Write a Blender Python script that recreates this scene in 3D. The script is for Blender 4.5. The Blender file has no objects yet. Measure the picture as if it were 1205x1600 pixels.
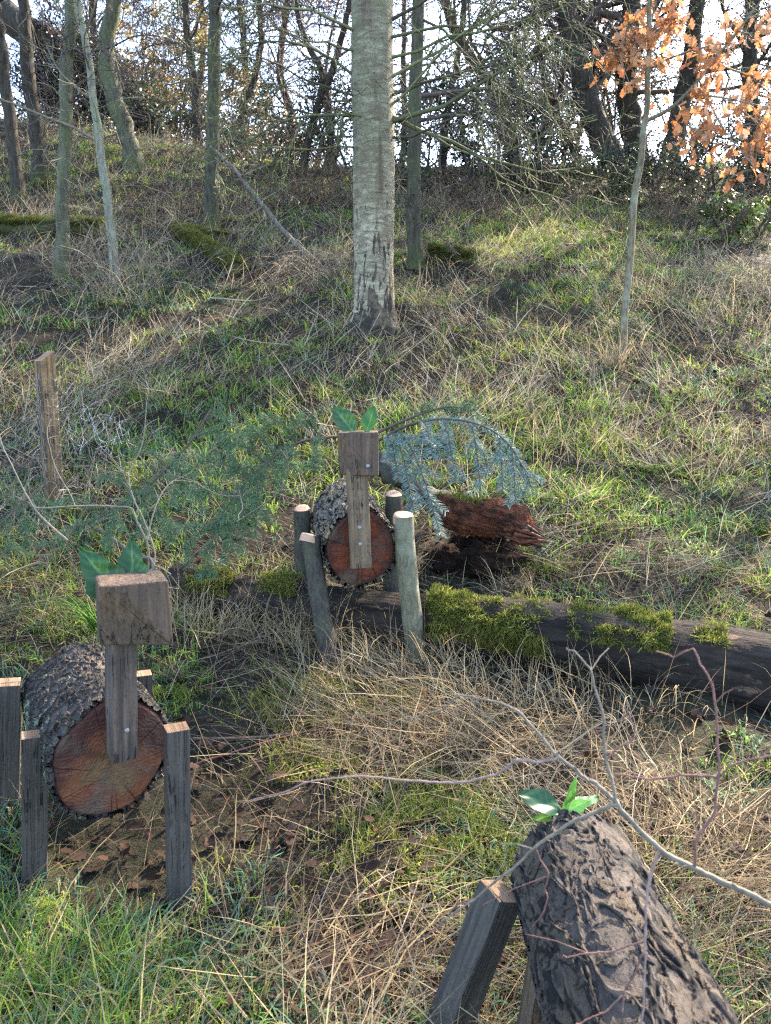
import bpy, bmesh, math, random
import numpy as np
from mathutils import Vector, Matrix

# ------------------------------------------------------------------ camera, sky, sun, exposure
S = bpy.context.scene
CAMZ, PITCH, FPX = 1.35, math.radians(9.0), 1183.0
cam_d = bpy.data.cameras.new("camera")
cam = bpy.data.objects.new("camera", cam_d)
S.collection.objects.link(cam)
cam.location = (0, 0, CAMZ)
cam.rotation_euler = (math.radians(90) - PITCH, 0, 0)
cam_d.sensor_fit = 'HORIZONTAL'
cam_d.sensor_width = 36.0
cam_d.lens = 36.0 * FPX / 1205.0
cam_d.clip_start = 0.05
cam_d.clip_end = 1500
cam_d.dof.use_dof = True
cam_d.dof.focus_distance = 3.0
cam_d.dof.aperture_fstop = 11.0
S.camera = cam

SUN_EL, SUN_AZ = math.radians(38), math.radians(42)      # azimuth from +Y towards +X
W = bpy.data.worlds.new("World")
S.world = W
W.use_nodes = True
wn = W.node_tree
bg = wn.nodes["Background"]
sky = wn.nodes.new("ShaderNodeTexSky")
sky.sky_type = 'NISHITA'
sky.sun_disc = False
sky.sun_elevation = SUN_EL
sky.sun_rotation = SUN_AZ
sky.air_density = 1.0
sky.dust_density = 1.5
wn.links.new(sky.outputs[0], bg.inputs[0])
bg.inputs[1].default_value = 0.15
sun_d = bpy.data.lights.new("sun", 'SUN')
sun = bpy.data.objects.new("sun", sun_d)
S.collection.objects.link(sun)
sun_d.energy = 5.0
sun_d.angle = math.radians(0.5)
sun_d.color = (1.0, 0.86, 0.66)
sdir = Vector((math.sin(SUN_AZ) * math.cos(SUN_EL), math.cos(SUN_AZ) * math.cos(SUN_EL), math.sin(SUN_EL)))
sun.rotation_euler = sdir.to_track_quat('Z', 'Y').to_euler()
S.view_settings.view_transform = 'Standard'
S.view_settings.look = 'None'
S.view_settings.exposure = 3.05
S.view_settings.gamma = 1.0
S.cycles.max_bounces = 6
S.cycles.diffuse_bounces = 3
S.cycles.transparent_max_bounces = 6
S.cycles.use_denoising = False
S.cycles.filter_width = 1.3
S.cycles.sample_clamp_indirect = 6.0

PI = math.pi
rng = np.random.default_rng(11)
random.seed(11)

# ------------------------------------------------------------------ noise and terrain
def _hash(ix, iy, seed):
    h = (ix.astype(np.int64) * 374761393 + iy.astype(np.int64) * 668265263 + seed * 974711) & 0x7fffffff
    h = ((h ^ (h >> 13)) * 1274126177) & 0x7fffffff
    return ((h ^ (h >> 16)) & 0xffff) / 65535.0

def vnoise(x, y, seed=0):
    x = np.asarray(x, float); y = np.asarray(y, float)
    ix = np.floor(x); iy = np.floor(y)
    fx = x - ix; fy = y - iy
    fx = fx * fx * (3 - 2 * fx); fy = fy * fy * (3 - 2 * fy)
    a = _hash(ix, iy, seed); b = _hash(ix + 1, iy, seed)
    c = _hash(ix, iy + 1, seed); d = _hash(ix + 1, iy + 1, seed)
    return (a * (1 - fx) + b * fx) * (1 - fy) + (c * (1 - fx) + d * fx) * fy

def fbm(x, y, seed=0, o=3):
    s = 0; a = 0.5; t = 0
    for i in range(o):
        s = s + a * vnoise(x * 2 ** i, y * 2 ** i, seed + i); t += a; a *= 0.5
    return s / t

_PY = np.array([-30, 0, 1.44, 1.8, 3.15, 4.1, 5.3, 6.2, 7.1, 9.3, 12, 15.5, 17.5, 20, 26, 40, 70, 110])
_PZ = np.array([-1.0, -.02, 0, .01, .23, .52, .96, 1.415, 1.91, 2.94, 4.05, 5.66, 6.15, 6.3, 6.0, 4.8, 3.2, 1.5])

def smooth(t): 
    t = np.clip(t, 0, 1); return t * t * (3 - 2 * t)

def hz(x, y):
    x = np.asarray(x, float); y = np.asarray(y, float)
    z = (np.interp(y - .25, _PY, _PZ) + np.interp(y + .25, _PY, _PZ) + np.interp(y, _PY, _PZ)) / 3
    z = z + smooth((y - 9) / 8) * np.clip(-x - 1.5, 0, 9) * .15
    z = z - smooth((y - 9) / 8) * np.clip(x - 7, 0, 9) * .05
    amp = .05 + .10 * smooth((y - 3.5) / 8)
    z = z + amp * (fbm(x * .9, y * .9, 5) - .5) * 2 + .035 * (fbm(x * 4, y * 4, 9, 2) - .5) * 2 * smooth((np.abs(y - .5)) / 2)
    return z

CP, SP = math.cos(PITCH), math.sin(PITCH)
def ray(px, py):
    u = (px - 602.5) / FPX; v = (py - 800.0) / FPX
    return Vector((u, CP - v * SP, -SP - v * CP))
def at(px, py, Y):
    d = ray(px, py); t = Y / d.y
    return Vector((0, 0, CAMZ)) + d * t
def onground(px, py):
    d = ray(px, py); t = np.arange(.5, 60, .01)
    z = CAMZ + d.z * t
    g = hz(d.x * t, d.y * t)
    i = int(np.argmax(z <= g)) if (z <= g).any() else len(t) - 1
    if d.y * t[i] > 19: i = int(np.argmax(d.y * t >= 18.2))       # looks over the crest: stand on the crest
    return Vector((d.x * t[i], d.y * t[i], float(g[i])))
def gz(x, y): return float(hz(x, y))
def mpp(p):                       # metres per photo pixel at a point
    return (p.y * CP + (CAMZ - p.z) * SP) / FPX

# ------------------------------------------------------------------ object helpers
MW = {}
def put(o, parent=None, M=None):
    S.collection.objects.link(o)
    M = M or Matrix.Identity(4)
    if parent is not None:
        o.parent = parent
        o.matrix_basis = MW[parent.name].inverted() @ M
    else:
        o.matrix_basis = M
    MW[o.name] = M.copy()
    return o

def tag(o, label=None, cat=None, group=None, kind=None):
    if label: o['label'] = label
    if cat: o['category'] = cat
    if group: o['group'] = group
    if kind: o['kind'] = kind
    return o

def thing(name, label, cat, loc, group=None):
    o = bpy.data.objects.new(name, None)
    o.empty_display_size = .05
    put(o, None, Matrix.Translation(loc))
    return tag(o, label, cat, group)

class MB:
    def __init__(s): s.v = []; s.q = []; s.t = []; s.c = []; s.n = 0
    def add(s, v, q=None, t=None, c=None):
        v = np.asarray(v, np.float32).reshape(-1, 3)
        s.v.append(v)
        if q is not None and len(q): s.q.append(np.asarray(q, np.int32).reshape(-1, 4) + s.n)
        if t is not None and len(t): s.t.append(np.asarray(t, np.int32).reshape(-1, 3) + s.n)
        if c is None: c = np.ones((len(v), 3), np.float32)
        s.c.append(np.broadcast_to(np.asarray(c, np.float32), (len(v), 3)))
        s.n += len(v)
    def mesh(s, name, smooth_=True, off=None):
        me = bpy.data.meshes.new(name)
        v = np.concatenate(s.v)
        if off is not None: v = v - np.asarray(off, np.float32)
        q = np.concatenate(s.q) if s.q else np.zeros((0, 4), np.int32)
        t = np.concatenate(s.t) if s.t else np.zeros((0, 3), np.int32)
        me.vertices.add(len(v)); me.vertices.foreach_set("co", v.ravel())
        nl = q.size + t.size
        me.loops.add(nl); me.loops.foreach_set("vertex_index", np.concatenate([q.ravel(), t.ravel()]))
        me.polygons.add(len(q) + len(t))
        st = np.concatenate([np.arange(len(q)) * 4, q.size + np.arange(len(t)) * 3]).astype(np.int32)
        me.polygons.foreach_set("loop_start", st)
        if smooth_: me.polygons.foreach_set("use_smooth", np.ones(len(st), bool))
        at_ = me.color_attributes.new("col", 'FLOAT_COLOR', 'POINT')
        c = np.concatenate(s.c); c4 = np.ones((len(c), 4), np.float32); c4[:, :3] = c
        at_.data.foreach_set("color", c4.ravel())
        me.update(calc_edges=True)
        return me
    def build(s, name, mat, parent=None, M=None, smooth_=True, off=None):
        me = s.mesh(name, smooth_, off)
        me.materials.append(mat)
        return put(bpy.data.objects.new(name, me), parent, M)

def tubes(mb, polys, sides=4, col=None):
    """polys: list of (points, radii[, colour]); each becomes a tapered closed tube"""
    groups = {}
    for p in polys: groups.setdefault(len(p[0]), []).append(p)
    for n, ps in groups.items():
        P = np.array([p[0] for p in ps], float); R = np.array([p[1] for p in ps], float)
        m = len(ps)
        T = np.gradient(P, axis=1); T /= np.linalg.norm(T, axis=2, keepdims=True) + 1e-9
        ref = np.zeros((m, 1, 3)); mean = T.mean(1)
        ref[np.arange(m), 0, np.argmin(np.abs(mean), axis=1)] = 1
        A = np.cross(T, ref); A /= np.linalg.norm(A, axis=2, keepdims=True) + 1e-9
        B = np.cross(T, A)
        an = np.arange(sides) * 2 * PI / sides
        V = P[:, :, None, :] + R[:, :, None, None] * (np.cos(an)[None, None, :, None] * A[:, :, None, :] + np.sin(an)[None, None, :, None] * B[:, :, None, :])
        i = np.arange(n - 1)[:, None] * sides; k = np.arange(sides)[None, :]; k2 = (k + 1) % sides
        q = np.stack([i + k, i + k2, i + sides + k2, i + sides + k], -1).reshape(-1, 4)
        base = (np.arange(m) * n * sides)[:, None, None]
        Q = (q[None] + base).reshape(-1, 4)
        if sides == 4:
            cap = np.array([[3, 2, 1, 0], [(n - 1) * 4, (n - 1) * 4 + 1, (n - 1) * 4 + 2, (n - 1) * 4 + 3]])
            Q = np.concatenate([Q, (cap[None] + base).reshape(-1, 4)])
        c = None
        if len(ps[0]) > 2:
            c = np.repeat(np.array([p[2] for p in ps], np.float32), n * sides, axis=0)
        elif col is not None: c = np.asarray(col, np.float32)
        mb.add(V.reshape(-1, 3), q=Q, c=c)

def spline(pts, n=12):
    """Catmull-Rom resample of a list of vectors"""
    P = np.array([list(p) for p in pts], float)
    if len(P) == 2: return P[0] + (P[1] - P[0]) * np.linspace(0, 1, n)[:, None]
    E = np.vstack([2 * P[0] - P[1], P, 2 * P[-1] - P[-2]])
    out = []
    for u in np.linspace(0, len(P) - 1, n):
        i = min(int(u), len(P) - 2); t = u - i
        a, b, c, d = E[i], E[i + 1], E[i + 2], E[i + 3]
        out.append(.5 * ((2 * b) + (c - a) * t + (2 * a - 5 * b + 4 * c - d) * t * t + (3 * b - a - 3 * c + d) * t ** 3))
    return np.array(out)

# ------------------------------------------------------------------ material helpers
class NM:
    def __init__(s, name, rough=.8, spec=.3):
        s.m = bpy.data.materials.new(name); s.m.use_nodes = True
        s.t = s.m.node_tree; s.N = s.t.nodes; s.b = s.N["Principled BSDF"]; s.out = s.N["Material Output"]
        s.b.inputs["Roughness"].default_value = rough
        s.b.inputs["Specular IOR Level"].default_value = spec
    def n(s, typ, **kw):
        nd = s.N.new("ShaderNode" + typ)
        for k, v in kw.items(): setattr(nd, k, v)
        return nd
    def l(s, a, b): s.t.links.new(a, b)
    def val(s, inp, v):
        if hasattr(v, 'links') or isinstance(v, bpy.types.NodeSocket): s.l(v, inp)
        else: inp.default_value = v
    def coord(s, scale=(1, 1, 1), kind="Object"):
        tc = s.n("TexCoord"); mp = s.n("Mapping"); mp.inputs["Scale"].default_value = scale
        s.l(tc.outputs[kind], mp.inputs["Vector"]); return mp.outputs[0]
    def noise(s, vec, scale, detail=4, rough=.55, dist=0):
        nd = s.n("TexNoise"); s.l(vec, nd.inputs["Vector"])
        nd.inputs["Scale"].default_value = scale; nd.inputs["Detail"].default_value = detail
        nd.inputs["Roughness"].default_value = rough; nd.inputs["Distortion"].default_value = dist
        return nd.outputs["Fac"]
    def ramp(s, fac, stops):
        r = s.n("ValToRGB"); s.l(fac, r.inputs[0]); e = r.color_ramp.elements
        while len(e) < len(stops): e.new(.5)
        for i, (p, c) in enumerate(stops):
            e[i].position = p; e[i].color = (c, c, c, 1) if isinstance(c, (int, float)) else (*c, 1)
        return r.outputs[0]
    def mix(s, fac, a, b):
        m = s.n("Mix", data_type='RGBA'); s.val(m.inputs[0], fac)
        for i, v in ((6, a), (7, b)):
            if isinstance(v, tuple): m.inputs[i].default_value = (*v, 1)
            else: s.l(v, m.inputs[i])
        return m.outputs[2]
    def math(s, op, a, b=0.0, c=None):
        m = s.n("Math", operation=op); s.val(m.inputs[0], a); s.val(m.inputs[1], b)
        if c is not None: s.val(m.inputs[2], c)
        return m.outputs[0]
    def bump(s, h, dist=.01, strength=.8):
        b = s.n("Bump"); s.l(h, b.inputs["Height"]); b.inputs["Distance"].default_value = dist
        b.inputs["Strength"].default_value = strength; s.l(b.outputs[0], s.b.inputs["Normal"])
    def base(s, c): s.val(s.b.inputs["Base Color"], (*c, 1) if isinstance(c, tuple) else c)
    def disp(s, h, scale, mid=.5, both=True):
        d = s.n("Displacement"); s.l(h, d.inputs["Height"]); d.inputs["Scale"].default_value = scale; d.inputs["Midlevel"].default_value = mid
        s.l(d.outputs[0], s.out.inputs["Displacement"]); s.m.displacement_method = 'BOTH' if both else 'BUMP'

def m_blade(name, trans=.35, rough=.5, spec=.35, tint=1.0):
    """leaf-like material: colour from the 'col' attribute, lets light through"""
    k = NM(name, rough, spec)
    a = k.n("Attribute", attribute_name="col")
    k.base(a.outputs["Color"])
    tr = k.n("BsdfTranslucent"); k.l(a.outputs["Color"], tr.inputs["Color"])
    mx = k.n("MixShader"); mx.inputs[0].default_value = trans
    k.l(k.b.outputs[0], mx.inputs[1]); k.l(tr.outputs[0], mx.inputs[2]); k.l(mx.outputs[0], k.out.inputs[0])
    return k.m

def m_attr(name, rough=.85, bump=0.0, scale=60):
    k = NM(name, rough, .25)
    a = k.n("Attribute", attribute_name="col")
    v = k.coord(); f = k.noise(v, scale, 5)
    mul = k.n("Mix", data_type='RGBA', blend_type='MULTIPLY'); mul.inputs[0].default_value = 1
    k.l(a.outputs["Color"], mul.inputs[6]); k.l(k.ramp(f, [(.25, .55), (.75, 1.35)]), mul.inputs[7])
    k.base(mul.outputs[2])
    if bump: k.bump(f, bump)
    return k.m

def m_trunk(name, c1, c2, moss=(.04, .05, .016), moss_h=.4, lichen=None, sc=1.0, moss_amt=.0):
    k = NM(name, .9, .2)
    v = k.coord((9 * sc, 9 * sc, 2.2 * sc)); f = k.noise(v, 3.0, 6, .65, .4)
    v2 = k.coord(); f2 = k.noise(v2, 2.2 * sc, 4, .6)
    c = k.mix(k.ramp(f, [(.36, 0.), (.66, 1.)]), c1, c2)
    if lichen: c = k.mix(k.ramp(f2, [(.48, 0.), (.64, .8)]), c, lichen)
    tc = k.n("TexCoord"); sx = k.n("SeparateXYZ"); k.l(tc.outputs["Object"], sx.inputs[0])
    hgt = k.math('DIVIDE', sx.outputs[2], moss_h)
    mf = k.math('SUBTRACT', k.math('ADD', k.math('MULTIPLY', f2, 1.6), moss_amt), hgt)
    c = k.mix(k.math('MULTIPLY', k.ramp(mf, [(.30, 0.), (.9, .85)]), k.ramp(k.noise(v2, 14 * sc, 4, .7), [(.35, .25), (.6, 1.)])), c, moss)
    k.base(c); k.bump(f, .025 / sc, 1.0)
    return k.m

def m_bark_plates(name, cell, stretch, depth, crev, plate, plate2, lichen=None, lichen_thr=.6, side=0.0, warm=None, rough_=.38):
    """real displaced bark: plates with furrows, local X along the log"""
    k = NM(name, .85, .25)
    v = k.coord((stretch, 1, 1))
    nz = k.n("TexNoise"); k.l(v, nz.inputs["Vector"]); nz.inputs["Scale"].default_value = .7 / cell; nz.inputs["Detail"].default_value = 3
    off = k.n("VectorMath", operation='MULTIPLY_ADD'); k.l(nz.outputs["Color"], off.inputs[0])
    off.inputs[1].default_value = (cell * 1.1,) * 3; k.l(v, off.inputs[2])
    vo = k.n("TexVoronoi", feature='DISTANCE_TO_EDGE'); k.l(off.outputs[0], vo.inputs["Vector"]); vo.inputs["Scale"].default_value = 1 / cell
    vc = k.n("TexVoronoi", feature='F1'); k.l(off.outputs[0], vc.inputs["Vector"]); vc.inputs["Scale"].default_value = 1 / cell
    fine = k.noise(k.coord((stretch * 1.2, 1, 1)), 3.2 / cell, 6, .65)
    edge = k.ramp(vo.outputs["Distance"], [(.0, 0.), (.06, .45), (.14, .9), (.3, 1.)])
    rnd = k.n("SeparateXYZ"); k.l(vc.outputs["Color"], rnd.inputs[0])
    h = k.math('MULTIPLY', edge, k.math('MULTIPLY_ADD', rnd.outputs[0], .40, .6))
    h = k.math('MULTIPLY_ADD', fine, rough_, h)
    pc = k.mix(fine, plate, plate2)
    pc = k.mix(k.math('MULTIPLY', rnd.outputs[1], .5), pc, plate2)
    if warm:
        wf = k.noise(k.coord(), 9, 3); pc = k.mix(k.ramp(wf, [(.5, 0.), (.66, .8)]), pc, warm)
    c = k.mix(k.ramp(vo.outputs["Distance"], [(.02, 0.), (.12, 1.)]), crev, pc)
    c = k.mix(k.ramp(fine, [(.30, .55), (.45, 0.)]), c, crev)
    micro = k.noise(k.coord((stretch * 1.3, 1, 1)), 9 / cell, 8, .75)
    c = k.mix(k.ramp(micro, [(.36, .75), (.52, 0.)]), c, tuple(x * .35 for x in plate2))
    c = k.mix(k.ramp(micro, [(.55, 0.), (.70, .6)]), c, tuple(min(1, x * 1.8) for x in plate))
    h = k.math('MULTIPLY_ADD', micro, .16, h)
    if lichen:
        lf = k.noise(k.coord(), 16, 5, .65)
        tc = k.n("TexCoord"); sx = k.n("SeparateXYZ"); k.l(tc.outputs["Object"], sx.inputs[0])
        lf = k.math('MULTIPLY_ADD', sx.outputs[1], side, lf)
        c = k.mix(k.ramp(lf, [(lichen_thr, 0.), (lichen_thr + .05, .85)]), c, lichen)
    k.base(c); k.disp(h, depth, .75)
    return k.m

def m_cut(name, cA, cB, cC, ring, heart_y=0.0, heart_z=-.02, heart=.07, hcol=(.3, .17, .06)):
    """sawn end grain: local X is the axis, rings round the heart"""
    k = NM(name, .75, .2)
    v = k.coord((0, 1, 1)); sx = k.n("SeparateXYZ"); k.l(v, sx.inputs[0])
    dy = k.math('SUBTRACT', sx.outputs[1], heart_y); dz = k.math('SUBTRACT', sx.outputs[2], heart_z)
    r = k.math('SQRT', k.math('ADD', k.math('MULTIPLY', dy, dy), k.math('MULTIPLY', dz, dz)))
    n1 = k.noise(v, 9, 4, .6); n2 = k.noise(v, 30, 5, .65)
    rr = k.math('MULTIPLY_ADD', k.math('SUBTRACT', n1, .5), .17, r)
    rings = k.math('SINE', k.math('MULTIPLY', k.math('MULTIPLY_ADD', n2, .012, rr), 520.0))
    c = k.mix(k.ramp(n1, [(.35, 0.), (.65, 1.)]), cA, cB)
    c = k.mix(k.ramp(n2, [(.52, 0.), (.74, .8)]), c, cC)
    c = k.mix(k.ramp(rr, [(heart - .006, 1.), (heart + .004, 0.)]), c, k.mix(k.ramp(k.noise(v, 40, 5, .7), [(.35, 0.), (.7, 1.)]), hcol, (hcol[0] * .5, hcol[1] * .42, hcol[2] * .4)))
    c = k.mix(k.ramp(rr, [(ring * .78, 0.), (ring, .9)]), c, cC)
    c = k.mix(k.math('MULTIPLY_ADD', rings, .035, .05), c, cC)
    c = k.mix(k.ramp(k.noise(v, 12, 6, .75), [(.54, 0.), (.70, .85)]), c, (.025, .016, .012))
    ab = k.n("CombineXYZ"); k.l(k.math('DIVIDE', dy, k.math('ADD', r, .001)), ab.inputs[0]); k.l(k.math('DIVIDE', dz, k.math('ADD', r, .001)), ab.inputs[1])
    rn = k.noise(ab.outputs[0], 1.7, 2, .5); rad = k.math('ABSOLUTE', k.math('SUBTRACT', k.math('MULTIPLY_ADD', n1, .05, rn), .525))
    rc = k.math('MULTIPLY', k.ramp(rad, [(.002, .8), (.007, 0.)]), k.ramp(rr, [(.03, 0.), (.07, 1.)]))
    saw = k.noise(k.coord((0, 14, 190)), 1.0, 3, .5); c = k.mix(k.ramp(saw, [(.55, 0.), (.75, .35)]), c, (.16, .11, .08))
    gr = k.noise(v, 5, 5, .7); c = k.mix(k.ramp(gr, [(.5, 0.), (.72, .6)]), c, (.13, .10, .075))
    c = k.mix(rc, c, (.010, .007, .006))
    k.base(c); k.bump(k.math('SUBTRACT', k.math('ADD', n2, k.math('ADD', k.math('MULTIPLY', rings, .15), k.math('MULTIPLY', saw, .6))), rc), .006, .8)
    return k.m

def m_wood(name, c1, c2, c3, grain=1.0, axis='Z', rough=.8):
    """weathered sawn timber, grain along local Z"""
    k = NM(name, rough, .25)
    sc = (60, 60, 3.0) if axis == 'Z' else (60, 3.0, 60)
    v = k.coord(sc); f = k.noise(v, grain, 6, .6, .25); f2 = k.noise(k.coord(), 9, 5, .65)
    f3 = k.noise(k.coord((180, 180, 5) if axis == 'Z' else (180, 5, 180)), grain, 3)
    c = k.mix(k.ramp(f, [(.38, 0.), (.64, 1.)]), c1, c2)
    c = k.mix(k.ramp(f2, [(.45, 0.), (.7, .85)]), c, c3)
    c = k.mix(k.math('MULTIPLY', k.ramp(f3, [(.5, 0.), (.7, 1.)]), .45), c, (c1[0] * .45, c1[1] * .45, c1[2] * .45))
    ck = k.noise(k.coord(tuple(x * .55 if x > 10 else x * .6 for x in sc)), grain, 4, .6, .5); ca = k.math('ABSOLUTE', k.math('SUBTRACT', ck, .5))
    chk = k.math('MULTIPLY', k.ramp(ca, [(.004, 1.), (.016, 0.)]), k.ramp(f2, [(.48, 0.), (.58, 1.)]))
    sp = k.noise(k.coord(), 120, 6, .75); c = k.mix(k.ramp(sp, [(.33, .7), (.45, 0.)]), c, (c1[0] * .4, c1[1] * .4, c1[2] * .4)); c = k.mix(k.ramp(sp, [(.58, 0.), (.75, .5)]), c, tuple(min(1, x * 1.5) for x in c2))
    c = k.mix(chk, c, (.008, .007, .006))
    k.base(c); k.bump(k.math('SUBTRACT', k.math('ADD', f, k.math('MULTIPLY', f3, .6)), chk), .005, 1.0)
    return k.m

def m_plain(name, col, rough=.7, metal=0.0, var=.3, scale=40):
    k = NM(name, rough, .4); k.b.inputs["Metallic"].default_value = metal
    f = k.noise(k.coord(), scale, 5)
    lo = tuple(x * (1 - var) for x in col); hi = tuple(min(1, x * (1 + var)) for x in col)
    k.base(k.mix(f, lo, hi)); k.bump(f, .002, .6)
    return k.m

# ------------------------------------------------------------------ materials
def m_ground():
    k = NM("soil_litter", .95, .15)
    v = k.coord(); f = k.noise(v, 1.3, 6, .6); g = k.noise(v, 14, 6, .7)
    c = k.mix(k.ramp(f, [(.4, 0.), (.62, 1.)]), (.011, .008, .006), (.018, .019, .010))
    c = k.mix(k.ramp(g, [(.45, 0.), (.7, .8)]), c, (.036, .024, .015))
    k.base(c); k.bump(g, .05, 1.0)
    return k.m
M_GROUND = m_ground()
M_GRASS = m_blade("grass_blades", .5, .6, .2)
M_STRAW = m_blade("dry_straw", .32, .7, .2)
M_LITTER = m_blade("dead_leaves", .06, .85, .1)
M_OAKLEAF = m_blade("russet_leaves", .45, .6, .25)
M_EVERG = m_blade("evergreen_leaves", .22, .45, .4)
M_NEEDLE = m_blade("fir_needles", .22, .6, .2)
M_IVY = m_blade("glossy_leaf", .3, .42, .4)
M_MOSS = m_blade("moss", .35, .8, .15)
M_TWIG = m_attr("twig_bark", .8)
M_BARKDARK = m_trunk("dark_bark", (.022, .018, .014), (.065, .055, .042), moss_h=.5)
M_BARKGREEN = m_trunk("greenish_bark", (.045, .045, .030), (.12, .12, .08), moss_h=.45, lichen=(.11, .13, .06))
M_BARKPALE = m_trunk("pale_bark", (.10, .095, .07), (.26, .25, .20), moss_h=.25, lichen=(.17, .2, .12))
M_BARKMOSS = m_trunk("mossy_footed_bark", (.03, .027, .02), (.085, .08, .058), moss_h=.55, lichen=(.075, .085, .04), moss_amt=.2)
M_SAPLING = m_trunk("sapling_bark", (.07, .055, .035), (.20, .165, .11), moss_h=.1, lichen=(.22, .24, .17), sc=3)
M_DEADWOOD = m_trunk("dead_branch_bark", (.06, .052, .042), (.18, .16, .13), moss_h=.01, sc=2, moss_amt=-2)

def m_birch():
    k = NM("birch_bark", .8, .25)
    v = k.coord(); tc = k.n("TexCoord"); sx = k.n("SeparateXYZ"); k.l(tc.outputs["Object"], sx.inputs[0]); z = sx.outputs[2]
    horiz = k.noise(k.coord((5, 5, 17)), 1.5, 8, .74, .7)
    big = k.noise(v, 3.2, 5, .6)
    c = k.mix(k.ramp(horiz, [(.36, 0.), (.62, 1.)]), (.110, .090, .055), (.50, .44, .32))
    gm = k.math('MULTIPLY_ADD', z, .16, big)                       # algae increases upward
    c = k.mix(k.ramp(gm, [(.55, .0), (1.0, .75)]), c, (.14, .15, .075))
    c = k.mix(k.ramp(k.noise(k.coord((5, 5, 30)), 1.3, 5, .7, .8), [(.62, 0.), (.70, .8)]), c, (.045, .038, .030))
    # vertical brown scar strips
    st = k.noise(k.coord((7, 7, .7)), 1.0, 3, .5)
    c = k.mix(k.math('MULTIPLY', k.ramp(st, [(.60, 0.), (.68, .85)]), k.ramp(z, [(.0, .0), (1.0, 1.)])), c, (.11, .075, .05))
    # dark fissured foot
    fi = k.noise(k.coord((17, 17, 4.0)), 1.0, 5, .6, .9)
    foot = k.math('SUBTRACT', k.math('MULTIPLY_ADD', fi, 1.6, k.math('MULTIPLY', big, .5)), k.math('MULTIPLY', z, .40))
    ff = k.ramp(k.math('MULTIPLY', foot, .5), [(.43, 0.), (.48, 1.)])
    c = k.mix(ff, c, (.028, .024, .02))
    sp = k.noise(v, 55, 6, .75); c = k.mix(k.ramp(sp, [(.34, .75), (.46, 0.)]), c, (.07, .062, .045))
    c = k.mix(k.ramp(k.noise(v, 7, 6, .7), [(.47, 0.), (.62, .8)]), c, (.17, .13, .09))
    k.base(c)
    h = k.math('SUBTRACT', k.math('MULTIPLY', horiz, .5), k.math('MULTIPLY', ff, .5))
    k.bump(h, .09, 1.0)
    return k.m
M_BIRCH = m_birch()
M_BARK_LEFT = m_bark_plates("flaky_grey_bark", .026, .62, .016, (.012, .010, .009), (.10, .085, .075), (.055, .046, .040), lichen=(.20, .25, .18), lichen_thr=.66, side=.75)

def m_bark_cracks(name, sc, depth, crev, pa, pb, lichen, thr, long_=.28):
    """flaky bark: long wandering furrows, cross cracks, layered scales; local X along the log"""
    k = NM(name, .85, .25)
    v1 = k.coord((long_, 1, 1)); v2 = k.coord((.8, 1, 1)); v0 = k.coord()
    def crack(v, s, w, det, dist):
        n = k.noise(v, s, det, .55, dist); a = k.math('ABSOLUTE', k.math('SUBTRACT', n, .5))
        return k.ramp(a, [(0, 0.), (w * .45, .25), (w, .85), (w * 2.2, 1.)]), n
    c1, n1 = crack(v1, 26 * sc, .05, 2, .7); c2, n2 = crack(v2, 30 * sc, .03, 2, .5); c3, n3 = crack(v0, 75 * sc, .03, 4, .5)
    lay = k.noise(k.coord((.45, 1, 1)), 34 * sc, 5, .6, .6)
    st = k.math('MULTIPLY', k.math('FLOOR', k.math('MULTIPLY', lay, 8.0)), 1 / 8.0)
    fine = k.noise(k.coord((.5, 1, 1)), 170, 7, .72)
    c2s = k.math('MULTIPLY_ADD', c2, .62, .38); c3s = k.math('MULTIPLY_ADD', c3, .10, .9)
    cr = k.math('MULTIPLY', k.math('MULTIPLY', c1, c2s), c3s)
    h = k.math('MULTIPLY', cr, k.math('MULTIPLY_ADD', st, .7, .55)); h = k.math('MULTIPLY_ADD', fine, .07, h)
    c = k.mix(k.ramp(lay, [(.35, 0.), (.65, 1.)]), pa, pb)
    c = k.mix(k.ramp(fine, [(.34, .8), (.5, 0.)]), c, tuple(x * .35 for x in pa))
    c = k.mix(k.ramp(fine, [(.56, 0.), (.72, .7)]), c, tuple(x * 1.7 for x in pb))
    c = k.mix(k.ramp(k.noise(v0, 6, 4, .6), [(.48, 0.), (.66, .6)]), c, (pb[0] * 1.3, pb[1] * 1.15, pb[2] * .8))
    c = k.mix(k.ramp(cr, [(.25, 1.), (.72, 0.)]), c, crev)
    lf = k.noise(v0, 20, 6, .7)
    c = k.mix(k.ramp(lf, [(thr, 0.), (thr + .04, .8)]), c, lichen)
    k.base(c); k.disp(h, depth, .8)
    return k.m
M_BARK_RIGHT = m_bark_cracks("plated_dark_bark", .70, .012, (.006, .005, .005), (.028, .023, .021), (.062, .050, .043), (.16, .22, .17), .67, .36)
M_BARK_MID = m_bark_cracks("furrowed_bark", .8, .018, (.012, .010, .009), (.10, .083, .066), (.20, .17, .135), (.15, .18, .11), .62, .32)
M_CUT_LEFT = m_cut("sawn_end_left", (.125, .045, .020), (.095, .028, .015), (.034, .012, .010), .122, .0, -.035, .058, (.125, .070, .032))
M_CUT_MID = m_cut("sawn_end_red", (.135, .034, .015), (.095, .023, .012), (.038, .012, .009), .125, .0, .0, .0, (.2, .08, .03))
M_STAKE = m_wood("weathered_stake", (.035, .030, .027), (.075, .065, .056), (.05, .042, .034))
M_STAKEWARM = m_wood("brown_stake", (.05, .032, .022), (.12, .08, .055), (.07, .045, .03))
M_NECK = m_wood("neck_timber", (.045, .034, .028), (.115, .085, .068), (.038, .032, .030))
M_NECKMID = m_wood("neck_timber_tan", (.085, .058, .035), (.18, .125, .078), (.07, .055, .042))
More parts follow.
